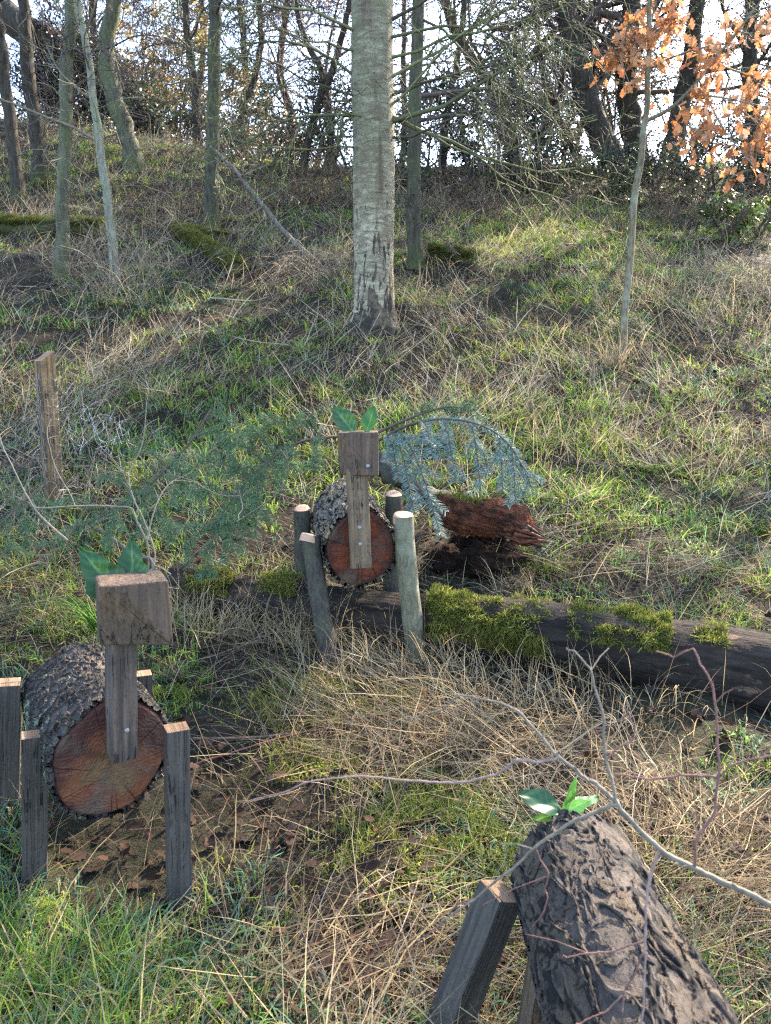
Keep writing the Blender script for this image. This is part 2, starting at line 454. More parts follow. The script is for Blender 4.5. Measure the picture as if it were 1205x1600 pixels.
M_BLOCK = m_wood("sawn_block", (.060, .036, .022), (.130, .086, .056), (.072, .056, .043), grain=1.0)
M_ENDGRAIN = m_wood("end_grain", (.17, .085, .04), (.26, .17, .10), (.20, .155, .115), axis='Y')
M_ROUNDCUT = m_plain("pale_sawn_end", (.36, .22, .145), .8, 0, .35, 60)
M_BLOCKEND = m_wood("rough_sawn_face", (.058, .039, .028), (.13, .086, .060), (.052, .041, .034), grain=.7)
M_REDWOOD = m_plain("fresh_red_wood", (.22, .085, .055), .8, 0, .4, 50)
M_LEGGREEN = m_trunk("algae_branch_bark", (.060, .056, .036), (.155, .145, .095), moss_h=.01, lichen=(.17, .17, .12), sc=4, moss_amt=-2)
M_LEGDARK = m_trunk("dark_branch_bark", (.026, .023, .020), (.070, .062, .052), moss_h=.01, lichen=(.06, .065, .04), sc=4, moss_amt=-2)
M_NAIL = m_plain("galvanised_nail", (.22, .22, .23), .65, .6, .15)
M_WIRE = m_plain("galvanised_wire", (.26, .27, .29), .55, .5, .2)
M_POST = m_wood("fence_post_wood", (.075, .048, .024), (.23, .145, .07), (.030, .020, .013))
def m_rotten():
    k = NM("rotten_red_wood", .95, .12)
    f = k.noise(k.coord((3, 30, 30)), 1.2, 6, .65, .6); g = k.noise(k.coord(), 7, 5, .65)
    c = k.mix(k.ramp(f, [(.36, 0.), (.66, 1.)]), (.030, .013, .009), (.19, .07, .038))
    c = k.mix(k.ramp(g, [(.55, 0.), (.68, .9)]), c, (.022, .016, .012))
    k.base(c); k.disp(k.math('ADD', f, k.math('MULTIPLY', g, .6)), .06, .8)
    return k.m
M_ROTTEN = m_rotten()
def m_hollow_shade():
    k = NM("hollow_shade_crumb", .95, .1)
    f = k.noise(k.coord(), 9, 8, .75); g = k.noise(k.coord((1, 1, 3)), 30, 6, .7)
    c = k.mix(k.ramp(f, [(.4, 0.), (.66, 1.)]), (.009, .006, .005), (.034, .019, .013))  # near-black crumbs: the shade of a hollow is put into the colour
    k.base(c); k.disp(k.math('ADD', f, k.math('MULTIPLY', g, .5)), .08, .8)
    return k.m
M_HOLLOW_SHADE = m_hollow_shade()
def m_fallen():
    k = NM("decayed_log_bark", .92, .12)
    f = k.noise(k.coord((2.2, 16, 16)), 1.4, 6, .65, .4); g = k.noise(k.coord((1.5, 3, 3)), 2.2, 6, .65)
    c = k.mix(k.ramp(f, [(.4, 0.), (.66, 1.)]), (.011, .009, .008), (.036, .028, .023))
    c = k.mix(k.ramp(g, [(.62, 0.), (.68, .8)]), c, (.11, .070, .050))
    lf = k.noise(k.coord(), 22, 5, .7)
    c = k.mix(k.ramp(lf, [(.66, 0.), (.72, .7)]), c, (.16, .19, .15))
    k.base(c); k.disp(k.math('ADD', f, k.math('MULTIPLY', g, .8)), .03, .9)
    return k.m
M_FALLEN = m_fallen()
#@@PART2
# ------------------------------------------------------------------ ground, one sheet to the horizon
def build_ground():
    ys = np.concatenate([np.linspace(-15, -1, 30), np.arange(-.9, 8, .05), np.arange(8, 26, .14), np.geomspace(26.2, 110, 40)])
    t = np.linspace(-1, 1, 221); xs = np.sign(t) * (np.abs(t) * 6 + 84 * np.abs(t) ** 6)
    X, Y = np.meshgrid(xs, ys); Z = hz(X, Y)
    ny, nx = X.shape
    i = np.arange(ny - 1)[:, None] * nx + np.arange(nx - 1)[None]
    q = np.stack([i, i + 1, i + nx + 1, i + nx], -1).reshape(-1, 4)
    mb = MB(); mb.add(np.stack([X, Y, Z], -1).reshape(-1, 3), q=q)
    tag(mb.build("ground", M_GROUND), kind="structure")
build_ground()

# ------------------------------------------------------------------ generic builders for the log animals
def frame_x(A, B, up=Vector((0, 0, 1))):
    x = (B - A).normalized(); z = (up - x * up.dot(x)).normalized(); y = z.cross(x)
    return Matrix(((x.x, y.x, z.x, A.x), (x.y, y.y, z.y, A.y), (x.z, y.z, z.z, A.z), (0, 0, 0, 1)))

def outline(seed, n, tall=1.0, lump=.05):
    r = np.random.default_rng(seed); th = np.arange(n) * 2 * PI / n
    f = np.ones(n)
    for k in range(2, 7): f += r.normal(0, lump / k) * np.cos(k * th + r.uniform(0, 6.3))
    return th, f, tall

def log_body(name, A, B, rA, rB, mat, parent, seed, nc=260, ns=240, tall=1.0, cuts=(True, True), cutmat=None, lump=.06):
    M = frame_x(A, B); L = (B - A).length
    th, f, tall = outline(seed, nc, tall, lump)
    s = np.linspace(0, 1, ns)
    R = (rA + (rB - rA) * s)[:, None] * f[None]
    R = R * (1 + .05 * (vnoise(s[:, None] * 7, np.cos(th)[None] * 1.5 + 3, seed) - .5))
    # round the very rim
    V = np.stack([np.broadcast_to((s * L)[:, None], R.shape), R * np.cos(th)[None], R * np.sin(th)[None] * tall], -1)
    i = np.arange(ns - 1)[:, None] * nc; k = np.arange(nc)[None]; k2 = (k + 1) % nc
    q = np.stack([i + k, i + k2, i + nc + k2, i + nc + k], -1).reshape(-1, 4)[:, ::-1]
    mb = MB(); mb.add(V.reshape(-1, 3), q=q)
    # closed ends a little inside the rim
    for e, (row, x) in enumerate(((0, .012), (ns - 1, L - .012))):
        ring = V[row].copy(); ring[:, 0] = x; ring[:, 1:] *= .99
        c = np.array([[x, 0, 0]])
        idx = np.arange(nc)
        t = np.stack([np.full(nc, nc), (idx + 1) % nc, idx], -1)
        if e == 1: t = t[:, ::-1]
        mb.add(np.vstack([ring, c]), t=t)
    body = mb.build(name, mat, parent, M)
    for e in (0, 1):
        if not cuts[e]: continue
        row = 0 if e == 0 else ns - 1; sg = -1 if e == 0 else 1
        nr = 26; m2 = MB()
        rad = np.linspace(0.0, .945, nr)
        ring = V[row]
        W_ = ring[None] * rad[:, None, None]
        W_[..., 0] = (0 if e == 0 else L) + sg * .004 - sg * .012 * (rad[:, None] > .93)
        i = np.arange(nr - 1)[:, None] * nc
        q = np.stack([i + k, i + nc + k, i + nc + k2, i + k2], -1).reshape(-1, 4)
        if e == 0: q = q[:, ::-1]
        m2.add(W_.reshape(-1, 3), q=q)
        m2.build("sawn_end", cutmat, body, M)
    return body

def beam(name, top, bot, w, d, mat, parent, yaw=0.0, endmat=None, bev=.004, skew=0.0):
    """square stake from bot to top, grain along local Z; top face gets endmat"""
    z = (top - bot); L = z.length; z.normalize()
    x = Vector((math.cos(yaw), math.sin(yaw), 0)); x = (x - z * x.dot(z)).normalized(); y = z.cross(x)
    M = Matrix(((x.x, y.x, z.x, bot.x), (x.y, y.y, z.y, bot.y), (x.z, y.z, z.z, bot.z), (0, 0, 0, 1)))
    bm = bmesh.new(); n = 7; rows = []
    rr = random.Random(int(abs(top.x * 1000 + top.y * 77)))
    for j in range(n):
        t = j / (n - 1); row = []
        for sx, sy in ((-1, -1), (1, -1), (1, 1), (-1, 1)):
            jx = rr.uniform(-.0015, .0015); jy = rr.uniform(-.0015, .0015)
            row.append(bm.verts.new((sx * w / 2 + jx, sy * d / 2 + jy, t * L + (skew * sx * .5 if j == n - 1 else 0))))
        rows.append(row)
    for j in range(n - 1):
        for k in range(4): bm.faces.new((rows[j][k], rows[j][(k + 1) % 4], rows[j + 1][(k + 1) % 4], rows[j + 1][k]))
    tf = bm.faces.new(rows[-1]); bm.faces.new(rows[0][::-1])
    tf.material_index = 1
    eds = [e for e in bm.edges if len(e.link_faces) == 2 and e.calc_face_angle(0) > .5]
    bmesh.ops.bevel(bm, geom=eds, offset=bev, segments=2, profile=.6, affect='EDGES')
    me = bpy.data.meshes.new(name); bm.to_mesh(me); bm.free()
    me.materials.append(mat); me.materials.append(endmat or mat)
    return put(bpy.data.objects.new(name, me), parent, M)

def round_leg(top, bot, r0, r1, mat, parent, topn=None, seed=1):
    """branch-wood leg with a pale sawn top as its own piece"""
    M = Matrix.Translation(bot)
    n = 14; mb = MB(); P = []; R = []
    for j in range(n):
        t = j / (n - 1); p = bot.lerp(top, t) - bot
        P.append(p + Vector((math.sin(t * 5 + seed) * .004, math.cos(t * 4 + seed) * .004, 0))); R.append(r1 + (r0 - r1) * t + .0015 * math.sin(t * 19 + seed))
    tubes(mb, [(P, R)], 20)
    leg = mb.build("leg", mat, parent, M)
    ax = (top - bot).normalized(); nn = topn.normalized() if topn else ax
    a = nn.cross(Vector((0, 1, .1))).normalized(); b = nn.cross(a)
    c = MB(); th = np.arange(20) * 2 * PI / 20; rows = []
    for rad, dz in ((0, .006), (.55, .006), (.93, .005), (1.0, -.004), (1.0, -.03)):
        rows.append([list((P[-1]) + (a * math.cos(q) + b * math.sin(q)) * (R[-1] * rad) + nn * dz) for q in th])
    V = np.array(rows); i = np.arange(4)[:, None] * 20; k = np.arange(20)[None]; k2 = (k + 1) % 20
    c.add(V.reshape(-1, 3), q=np.stack([i + k, i + 20 + k, i + 20 + k2, i + k2], -1).reshape(-1, 4))
    c.build("sawn_top", M_ROUNDCUT, leg, M)
    return leg

def nail(p, nrm, parent, r=.006):
    nrm = nrm.normalized(); a = nrm.cross(Vector((0, 0, 1))).normalized(); b = nrm.cross(a)
    mb = MB(); th = np.arange(14) * 2 * PI / 14; rows = []
    for rad, dz in ((.15, .0022), (.7, .002), (1, .001), (1, -.003)):
        rows.append([list((a * math.cos(q) + b * math.sin(q)) * (r * rad) + nrm * dz) for q in th])
    V = np.array(rows); i = np.arange(3)[:, None] * 14; k = np.arange(14)[None]; k2 = (k + 1) % 14
    mb.add(V.reshape(-1, 3), q=np.stack([i + k, i + k2, i + 14 + k2, i + 14 + k], -1).reshape(-1, 4))
    mb.add(V[0], t=np.stack([np.zeros(12, int), np.arange(1, 13), np.arange(2, 14)], -1))
    return mb.build("nail", M_NAIL, parent, Matrix.Translation(p))

def leaf_grid(profile, L, Wd, nu=18, nv=9, fold=.25, curl=.15, vein=True, c0=(.02, .07, .015), c1=(.10, .16, .06)):
    """leaf in local XY: spine along +Y, half width profile(u); returns verts, quads, colours"""
    u = np.linspace(0, 1, nu); v = np.linspace(-1, 1, nv)
    w = np.array([profile(t) for t in u]) * Wd
    X = v[None] * w[:, None]; Yv = np.broadcast_to((u * L)[:, None], X.shape)
    Z = np.abs(X) * fold + curl * L * (u[:, None] ** 2) * -1 + .02 * L * np.sin(u[:, None] * 11 + v[None] * 3)
    V = np.stack([X, Yv, Z], -1).reshape(-1, 3)
    i = np.arange(nu - 1)[:, None] * nv + np.arange(nv - 1)[None]
    q = np.stack([i, i + 1, i + nv + 1, i + nv], -1).reshape(-1, 4)
    vv = np.zeros_like(X)
    if vein:
        vv = np.exp(-(v[None] / .07) ** 2) * np.ones_like(X) * .8
        ph = ((u[:, None] - np.abs(v[None]) * .22) * 6) % 1
        vv = np.maximum(vv, np.exp(-((ph - .5) / .09) ** 2) * .35)
    c = np.array(c0)[None, None] * (1 - vv[..., None]) + np.array(c1)[None, None] * vv[..., None]
    return V, q, c.reshape(-1, 3)

def ivy_prof(t):
    return np.interp(t, [0, .04, .12, .22, .30, .38, .5, .7, .88, 1], [.02, .30, .46, .50, .44, .34, .33, .22, .09, .0])
def oval_prof(t): return .5 * math.sin(PI * min(1, t) ** .85) ** .75 + .001
def oak_prof(t): return max(.012, (.27 * abs(math.sin(PI * min(1, t) ** 1.25)) ** .7 * (1 + .30 * math.cos(t * 23 + 2.2)))) if t > .10 else .015

def leaf_frame(base, tip, normal):
    y = (tip - base).normalized(); z = (normal - y * normal.dot(y)).normalized(); x = y.cross(z)
    return Matrix(((x.x, y.x, z.x, base.x), (x.y, y.y, z.y, base.y), (x.z, y.z, z.z, base.z), (0, 0, 0, 1)))

def one_leaf(name, base, tip, normal, prof, wd, parent, c0, c1, fold=.3, curl=.08, mat=None):
    L = (tip - base).length
    V, q, c = leaf_grid(prof, L, wd, 30, 15, fold, curl, True, c0, c1)
    mb = MB(); mb.add(V, q=q, c=c)
    return mb.build(name, mat or M_IVY, parent, leaf_frame(base, tip, normal))

def block(name, corners_front, depth_vec, parent, mat, cutmat, cut=None, bev=.004):
    """timber block from 4 front corners (bl, br, tr, tl) swept by depth_vec; cut = (point, normal) slices a corner off"""
    o = sum(corners_front, Vector()) / 4
    bm = bmesh.new()
    f = [bm.verts.new(c - o) for c in corners_front]; b = [bm.verts.new(c - o + depth_vec) for c in corners_front]
    bm.faces.new(f); bm.faces.new(b[::-1])
    for k in range(4): bm.faces.new((f[(k + 1) % 4], f[k], b[k], b[(k + 1) % 4]))
    bmesh.ops.recalc_face_normals(bm, faces=bm.faces)
    for fc in bm.faces: fc.material_index = 0
    bm.faces.ensure_lookup_table(); bm.faces[0].material_index = 1
    if cut:
        r = bmesh.ops.bisect_plane(bm, geom=bm.verts[:] + bm.edges[:] + bm.faces[:], plane_co=cut[0] - o, plane_no=cut[1], clear_outer=True)
        ed = [e for e in r['geom_cut'] if isinstance(e, bmesh.types.BMEdge)]
        bmesh.ops.contextual_create(bm, geom=ed)
        bmesh.ops.recalc_face_normals(bm, faces=bm.faces)
    bmesh.ops.bevel(bm, geom=[e for e in bm.edges], offset=bev, segments=2, profile=.55, affect='EDGES')
    me = bpy.data.meshes.new(name); bm.to_mesh(me); bm.free()
    me.materials.append(mat); me.materials.append(cutmat)
    return put(bpy.data.objects.new(name, me), parent, Matrix.Translation(o))

DEER = "log reindeer standing on the bank"
# ---------------- reindeer with wide grey flaky log (photo left)
Yf = 1.80
A = at(174, 1184, Yf); B = at(118, 1086, 2.26)
t = thing("log_reindeer", "log reindeer with flaky grey lichened bark, square stake legs and ivy leaf ears", "wooden reindeer", Vector((A.x, A.y, gz(A.x, A.y))), DEER)
log_body("body", A, B, .146, .150, M_BARK_LEFT, t, 3, tall=1.07, cutmat=M_CUT_LEFT)
def stake(px_t, px_b, Yt, Yb, w, d, yaw, mat=M_STAKE, name="leg", endmat=None, skew=0, sink=.06):
    p = at(*px_t, Yt); q = at(*px_b, Yb); q.z = min(q.z, gz(q.x, q.y)) - sink
    return beam(name, p, q, w, d, mat, t, yaw, endmat or M_ENDGRAIN, skew=skew)
stake((276, 1136), (279, 1425), 1.80, 1.80, .056, .05, math.radians(26))
stake((54, 1147), (52, 1412), 1.86, 1.88, .062, .045, math.radians(25))
stake((8, 1066), (2, 1240), 2.14, 2.16, .085, .06, math.radians(22))
stake((222, 1052), (224, 1200), 2.26, 2.26, .055, .05, math.radians(22))
# neck timber: front face turned a little to the right
nt = at(189, 985, 1.776); nb = at(190, 1181, 1.778)
nk = beam("neck", nt, nb, .060, .060, M_NECK, t, math.radians(35), M_ENDGRAIN, skew=0)
nfw = Vector((math.sin(math.radians(35)), -math.cos(math.radians(35)), 0))
nail(nb.lerp(nt, .24) + nfw * .0305 + Vector((.004, .002, 0)), nfw, nk)
# head block
yw = math.radians(25); ex = Vector((math.cos(yw), math.sin(yw), 0)); ey = Vector((-math.sin(yw), math.cos(yw), 0)); ez = Vector((0.02, 0, 1))
bl = at(159, 1022, 1.672)
w_, h_ = .162, .158
c4 = [bl, bl + ex * w_ - ez * .004, bl + ex * (w_ - .008) + ez * h_, bl + ez * h_]
cutp = bl + ex * .02 + ez * (h_ * .86)
cutn = (-ex * .36 - ez * .30 - ey * .88).normalized()
hb = block("head", c4, ey * .125, t, M_BLOCK, M_BLOCKEND, (bl + ex * .092 + ez * .082, cutn), .005)
b0 = bl + ez * h_ + ey * .06
one_leaf("ear", at(178, 925, 1.80), at(121, 851, 1.83), Vector((.25, -1, .35)), ivy_prof, .105, t, (.012, .055, .010), (.07, .14, .04), .35, .10)
one_leaf("ear", at(207, 908, 1.82), at(204, 838, 1.86), Vector((-.1, -1, .3)), ivy_prof, .098, t, (.011, .050, .010), (.07, .14, .04), .3, .10)
# sprig tucked behind the neck
sp = MB(); rr = random.Random(4)
for k in range(26):
    a = at(150 + rr.uniform(-6, 10), 985 + rr.uniform(-8, 6), 1.86); b_ = at(118 + rr.uniform(-30, 34), 930 + rr.uniform(-10, 40), 1.86 + rr.uniform(-.05, .05))
    m_ = a.lerp(b_, .5) + Vector((rr.uniform(-.01, .01), 0, .015))
    tubes(sp, [(spline([a, m_, b_], 6), np.linspace(.0022, .0008, 6), (.10, .20, .035))], 4)
sp.build("sprig", M_MOSS, t)

# ---------------- reindeer with round branch legs (photo middle)
A = at(564, 858, 3.12); B = at(538, 806, 3.62)
t = thing("log_reindeer", "log reindeer on round branch legs, red sawn chest, oval leaf ears", "wooden reindeer", Vector((A.x, A.y, gz(A.x, A.y))), DEER)
log_body("body", A, B, .156, .156, M_BARK_MID, t, 8, nc=220, ns=220, tall=1.08, cutmat=M_CUT_MID, lump=.04)
def rleg(pt, pb, Yt, Yb, r0, r1, mat, tn, seed):
    p = at(*pt, Yt); q = at(*pb, Yb); q.z = min(q.z, gz(q.x, q.y)) - .05
    round_leg(p, q, r0, r1, mat, t, tn, seed)
rleg((631, 806), (650, 1022), 3.10, 3.14, .042, .044, M_LEGGREEN, Vector((.05, -.25, 1)), 1)
rleg((484, 838), (520, 1000), 3.16, 3.10, .040, .040, M_LEGDARK, Vector((.25, .35, 1)), 2)
rleg((470, 797), (476, 870), 3.52, 3.52, .039, .041, M_LEGDARK, Vector((-.15, -.55, 1)), 3)
rleg((615, 774), (612, 860), 3.50, 3.50, .040, .042, M_LEGDARK, Vector((.1, -.55, 1)), 4)
nk = beam("neck", at(557, 730, 3.066), at(565, 886, 3.068), .088, .04, M_NECKMID, t, math.radians(3), M_ENDGRAIN, skew=.008)
nail(at(562, 824, 3.0475), Vector((.05, -1, .1)), nk, .008)
nail(at(563, 850, 3.0475), Vector((.05, -1, .1)), nk, .008)
bl = at(529, 744, 3.03); ex = Vector((1, .03, 0)).normalized(); ey = Vector((-.03, 1, 0)); ez = Vector((-.01, 0, 1))
w_, h_ = .163, .176
hb = block("head", [bl, bl + ex * w_, bl + ex * w_ + ez * h_, bl + ez * h_], ey * .15, t, M_BLOCK, M_BLOCKEND,
      (bl + ex * .06 + ez * .075, (-ex * .26 - ez * .16 - ey * .95).normalized()), .005)
nail(at(575, 728, 3.025), Vector((0, -1, .1)), hb, .008)
one_leaf("ear", at(553, 677, 3.10), at(521, 634, 3.12), Vector((.3, -1, .2)), oval_prof, .085, t, (.014, .058, .012), (.09, .17, .06), .3, .06)
one_leaf("ear", at(573, 676, 3.10), at(585, 634, 3.12), Vector((-.4, -1, .2)), oval_prof, .068, t, (.018, .078, .012), (.07, .15, .04), .45, .06)

# ---------------- reindeer seen from behind (photo lower right)
A = at(897, 1352, 1.47); A.z = .345; B = Vector((.415, .60, .325)); A.x = .395
t = thing("log_reindeer", "log reindeer with dark plated bark seen from behind, laurel sprig on its far end", "wooden reindeer", Vector((A.x, A.y - .3, gz(A.x, A.y - .3))), DEER)
log_body("body", A, B, .130, .150, M_BARK_RIGHT, t, 15, nc=300, ns=420, tall=1.02, cutmat=M_CUT_MID, lump=.05)
stake((783, 1392), (672, 1640), 1.40, 1.36, .062, .07, math.radians(28), endmat=M_ENDGRAIN)
stake((858, 1490), (818, 1625), 1.30, 1.27, .055, .055, math.radians(10), M_STAKEWARM)
stake((1004, 1372), (1045, 1500), 1.40, 1.40, .04, .05, math.radians(-20), M_STAKEWARM)
cb = at(884, 1272, 1.455)
for k, (pt, nrm, pr, wd, c0, c1, y2) in enumerate((
        ((812, 1236), Vector((.1, -.55, .85)), oval_prof, .052, (.012, .060, .018), (.06, .15, .05), 1.47),
        ((905, 1216), Vector((.6, -.8, .1)), oval_prof, .030, (.10, .25, .03), (.2, .35, .08), 1.49),
        ((920, 1252), Vector((-.5, -.8, .2)), oval_prof, .028, (.13, .30, .05), (.2, .36, .1), 1.46),
        ((954, 1300), Vector((.2, -.5, .85)), oval_prof, .036, (.09, .19, .02), (.2, .3, .06), 1.44),
        ((834, 1278), Vector((.1, -.4, .9)), oval_prof, .030, (.12, .22, .03), (.2, .3, .07), 1.45),
        ((938, 1236), Vector((-.3, -.5, .8)), oval_prof, .034, (.05, .13, .05), (.1, .2, .07), 1.56))):
    one_leaf("leaf", cb + Vector((.004 * k - .008, .01, .0)), at(*pt, y2), nrm, pr, wd, t, c0, c1, .25, .12)
st = MB(); tubes(st, [(spline([cb + Vector((.02, -.05, -.06)), cb + Vector((.006, .01, 0)), at(905, 1232, 1.47)], 8), np.linspace(.004, .002, 8), (.12, .2, .04))], 6)
st.build("stem", M_MOSS, t)

# ------------------------------------------------------------------ fallen mossy log, rotten log
def moss_mat(mb, P0, axis, n, s_range, th_range, rad, seed, cols, L=(.008, .028), zmin=None):
    """fronds growing out of a log surface: P0 + axis*s, around angle th (0 = up, + = towards camera)"""
    r = np.random.default_rng(seed)
    n = int(n * 1.9); s = r.uniform(*s_range, n); th = r.uniform(*th_range, n)
    m = fbm(s * 9, th * 3, seed, 3); ed = np.minimum(np.minimum(s - s_range[0], s_range[1] - s) * 6, np.minimum(th - th_range[0], th_range[1] - th) * 2.2)
    keep = (m + np.clip(ed, 0, .30) + r.normal(0, .13, n)) > .66
    s, th = s[keep], th[keep]; n = len(s)
    R = rad(s)
    a = np.array(axis.normalized()); up = np.array([0, 0, 1.]); up = up - a * a.dot(up); up /= np.linalg.norm(up); side = np.cross(a, up); 
    if side[1] > 0: side = -side
    nrm = up[None] * np.cos(th)[:, None] + side[None] * np.sin(th)[:, None]
    lump = (fbm(s * 13, th * 4, seed + 4, 2) - .38) * .11
    root = np.array(P0)[None] + a[None] * s[:, None] + nrm * (R + np.clip(lump, 0, 1) * r.uniform(0, 1, n))[:, None]
    d = nrm + r.normal(0, .7, (n, 3)); d /= np.linalg.norm(d, axis=1, keepdims=True)
    ln = r.uniform(*L, n)
    tip = root + d * ln[:, None] - np.array([0, 0, 1.])[None] * (ln * .4 * np.clip(np.sin(th), 0, 1))[:, None]
    w = np.cross(d, r.normal(0, 1, (n, 3))); w /= np.linalg.norm(w, axis=1, keepdims=True); w *= r.uniform(.0012, .0028, n)[:, None]
    V = np.stack([root - w, root + w, tip + w * .35, tip - w * .35], 1)
    cc = np.array(cols); ci = r.integers(0, len(cc), n); c = cc[ci] * r.uniform(.65, 1.35, (n, 1))
    brown = np.clip((th - .9) * 1.4, 0, 1)[:, None] * r.uniform(0, 1, (n, 1)) 
    c = c * (1 - brown) + np.array([.085, .065, .018]) * brown
    mb.add(V.reshape(-1, 3), q=np.arange(n * 4).reshape(-1, 4), c=np.repeat(c, 4, 0))

la = at(262, 915, 3.62); lb = at(1330, 1068, 2.78)
ldir = lb - la; LL = ldir.length
def rfall(s): return .100 + .068 * np.clip(s / LL, 0, 1)
t = thing("fallen_log", "long dark fallen log with green moss mats lying across the bank", "log", Vector((la.x, la.y, gz(la.x, la.y))))
def curved_log(name, la, lb, rf, mat, parent, seed, sag=.0, nc=120, ns=420, amp=1.0):
    M = frame_x(la, lb); L = (lb - la).length
    s = np.linspace(0, 1, ns); th = np.arange(nc) * 2 * PI / nc
    R = rf(s * L)[:, None] * (1 + .22 * amp * (fbm(s[:, None] * 6 + 0 * th[None], 2 + 1.2 * np.cos(th)[None], seed) - .5) + .14 * amp * (fbm(s[:, None] * 14, 5 + 2.0 * np.sin(th)[None] + np.cos(th)[None], seed + 3) - .5))
    endt = np.clip(np.minimum(s, 1 - s) * L / .05, 0, 1)[:, None] ** .5
    R = R * np.maximum(endt, .02)
    V = np.stack([np.broadcast_to((s * L)[:, None], R.shape), R * np.cos(th)[None], R * np.sin(th)[None]], -1)
    V[..., 2] += sag * np.sin(s * PI)[:, None] + .02 * np.sin(s * 9 + seed)[:, None]
    i = np.arange(ns - 1)[:, None] * nc; k = np.arange(nc)[None]; k2 = (k + 1) % nc
    q = np.stack([i + k, i + nc + k, i + nc + k2, i + k2], -1).reshape(-1, 4)
    mb = MB(); mb.add(V.reshape(-1, 3), q=q)
    return mb.build(name, mat, parent, M)
curved_log("trunk", la, lb, rfall, M_FALLEN, t, 21)
MOSSC = [(.15, .17, .028), (.11, .135, .022), (.22, .23, .045), (.07, .09, .02), (.12, .095, .03)]
def sx(px, row):          # distance along the fallen log that shows at this column
    best = min(range(401), key=lambda i: abs(602.5 + FPX * ((la + ldir * (i / 400)).x) / ((la + ldir * (i / 400)).y * CP + (CAMZ - (la + ldir * (i / 400)).z) * SP) - px))
    return best / 400 * LL
for k, (p0, p1, th, n) in enumerate((((668), (860), (-.6, 1.75), 14000), ((880), (1040), (-.5, 1.15), 9000), ((300), (372), (.1, 1.3), 4500), ((405), (470), (-.2, 1.0), 3000), ((1075), (1130), (-.1, .8), 900))):
    mb = MB(); moss_mat(mb, la + Vector((0, 0, 0)), ldir, n, (sx(p0, 0), sx(p1, 0)), th, lambda s: rfall(s) * .98, 31 + k, MOSSC)
    mb.build("moss_mat", M_MOSS, t)

ra = at(668, 794, 3.88); rb = at(848, 842, 3.74)
t = thing("rotten_log", "crumbling red-brown rotten log with a ragged broken end", "log", Vector((rb.x, rb.y, gz(rb.x, rb.y))))
def rrot(s): 
    u = s / (rb - ra).length
    return .075 + .018 * smooth((u - .1) * 2.5) - .075 * smooth((u - .80) / .20)
curved_log("trunk", ra, rb, rrot, M_ROTTEN, t, 33, .035, 140, 300, amp=2.0)
# ragged splinters at the broken end
mb = MB(); rr = random.Random(9); ax = (rb - ra).normalized()
for k in range(70):
    s = rr.uniform(.70, .96); p = ra.lerp(rb, s) + Vector((rr.uniform(-.02, .02), rr.uniform(-.09, .02), rr.uniform(-.07, .10) * (1.3 - s)))
    d = (ax + Vector((rr.gauss(0, .22), rr.gauss(0, .22), rr.gauss(-.05, .2)))).normalized(); L_ = rr.uniform(.05, .17)
    c = rr.choice([(.10, .035, .02), (.17, .065, .035), (.04, .02, .014)])
    tubes(mb, [([p - d * L_ * .5, p, p + d * L_ * .5], [rr.uniform(.006, .013), rr.uniform(.006, .012), .001], c)], 5)
mb.build("splinters", M_TWIG, t)
cm = at(738, 880, 3.93); nth, nph = 60, 40
th_ = np.linspace(0, 2 * PI, nth, endpoint=False)[None]; ph_ = np.linspace(.02, PI - .02, nph)[:, None]
k_ = 1 + .55 * (fbm(3 + np.cos(th_) * np.sin(ph_) * 3, 5 + np.sin(th_) * np.sin(ph_) * 3 + np.cos(ph_) * 3, 77, 4) - .5) * 2 * .8
V_ = np.stack([.25 * k_ * np.sin(ph_) * np.cos(th_), .20 * k_ * np.sin(ph_) * np.sin(th_), .17 * k_ * np.cos(ph_) + 0 * th_], -1)
i_ = np.arange(nph - 1)[:, None] * nth; kk = np.arange(nth)[None]; k2_ = (kk + 1) % nth
mb = MB(); mb.add(V_.reshape(-1, 3), q=np.stack([i_ + kk, i_ + nth + kk, i_ + nth + k2_, i_ + k2_], -1).reshape(-1, 4))
mb.build("hollow_shade_base", M_HOLLOW_SHADE, t, Matrix.Translation(cm))  # mound coloured dark so it reads as a shaded hollow under the log
mb = MB(); moss_mat(mb, ra, rb - ra, 3500, (.02, .32), (-.9, .5), lambda s: rrot(s), 41, MOSSC)
mb.build("moss_mat", M_MOSS, t)

# ------------------------------------------------------------------ fence post and chicken wire
pb = onground(86, 786); ptop = at(69, 556, pb.y - .02)
t = thing("fence_post", "square brown wooden post wrapped in chicken wire", "post", pb)
beam("post", ptop, pb - Vector((0, 0, .25)), .085, .085, M_POST, t, math.radians(52), M_ENDGRAIN, skew=.06)
def hex_wire(mb, surf, nu, nv, r=.0009):
    """hexagonal netting over surf(u,v) with u in 0..nu cells, v in 0..nv cells"""
    ps = []
    for i in range(nu):
        for j in range(nv):
            ox = .5 if j % 2 else 0
            a = surf(i + ox, j * .86); b = surf(i + ox + .5, j * .86 + .25); c = surf(i + ox + 1.0, j * .86); d = surf(i + ox + .5, j * .86 + .61 + .25)
            ps.append(([a, b, c], [r] * 3)); ps.append(([b, (Vector(b) + Vector(d)) / 2, d], [r] * 3))
    tubes(mb, ps, 3)
post_ax = (ptop - pb)
def wrap(u, v):
    z = v * .045; f = z / post_ax.length; p = pb + post_ax * f; a = u * .62
    sq = 1.0 / max(abs(math.cos(a + .12)), abs(math.sin(a + .12)))
    rr_ = .05 * min(sq, 1.32)
    return p + Vector((math.cos(a + .78) * rr_, math.sin(a + .78) * rr_, 0))
mb = MB(); hex_wire(mb, wrap, 10, 20, .0010)
mb.build("wire_wrap", M_WIRE, t)
t = thing("chicken_wire", "slack grey chicken wire netting strung left and right of the post", "wire netting", pb + Vector((-.3, .05, 0)))
mb = MB()
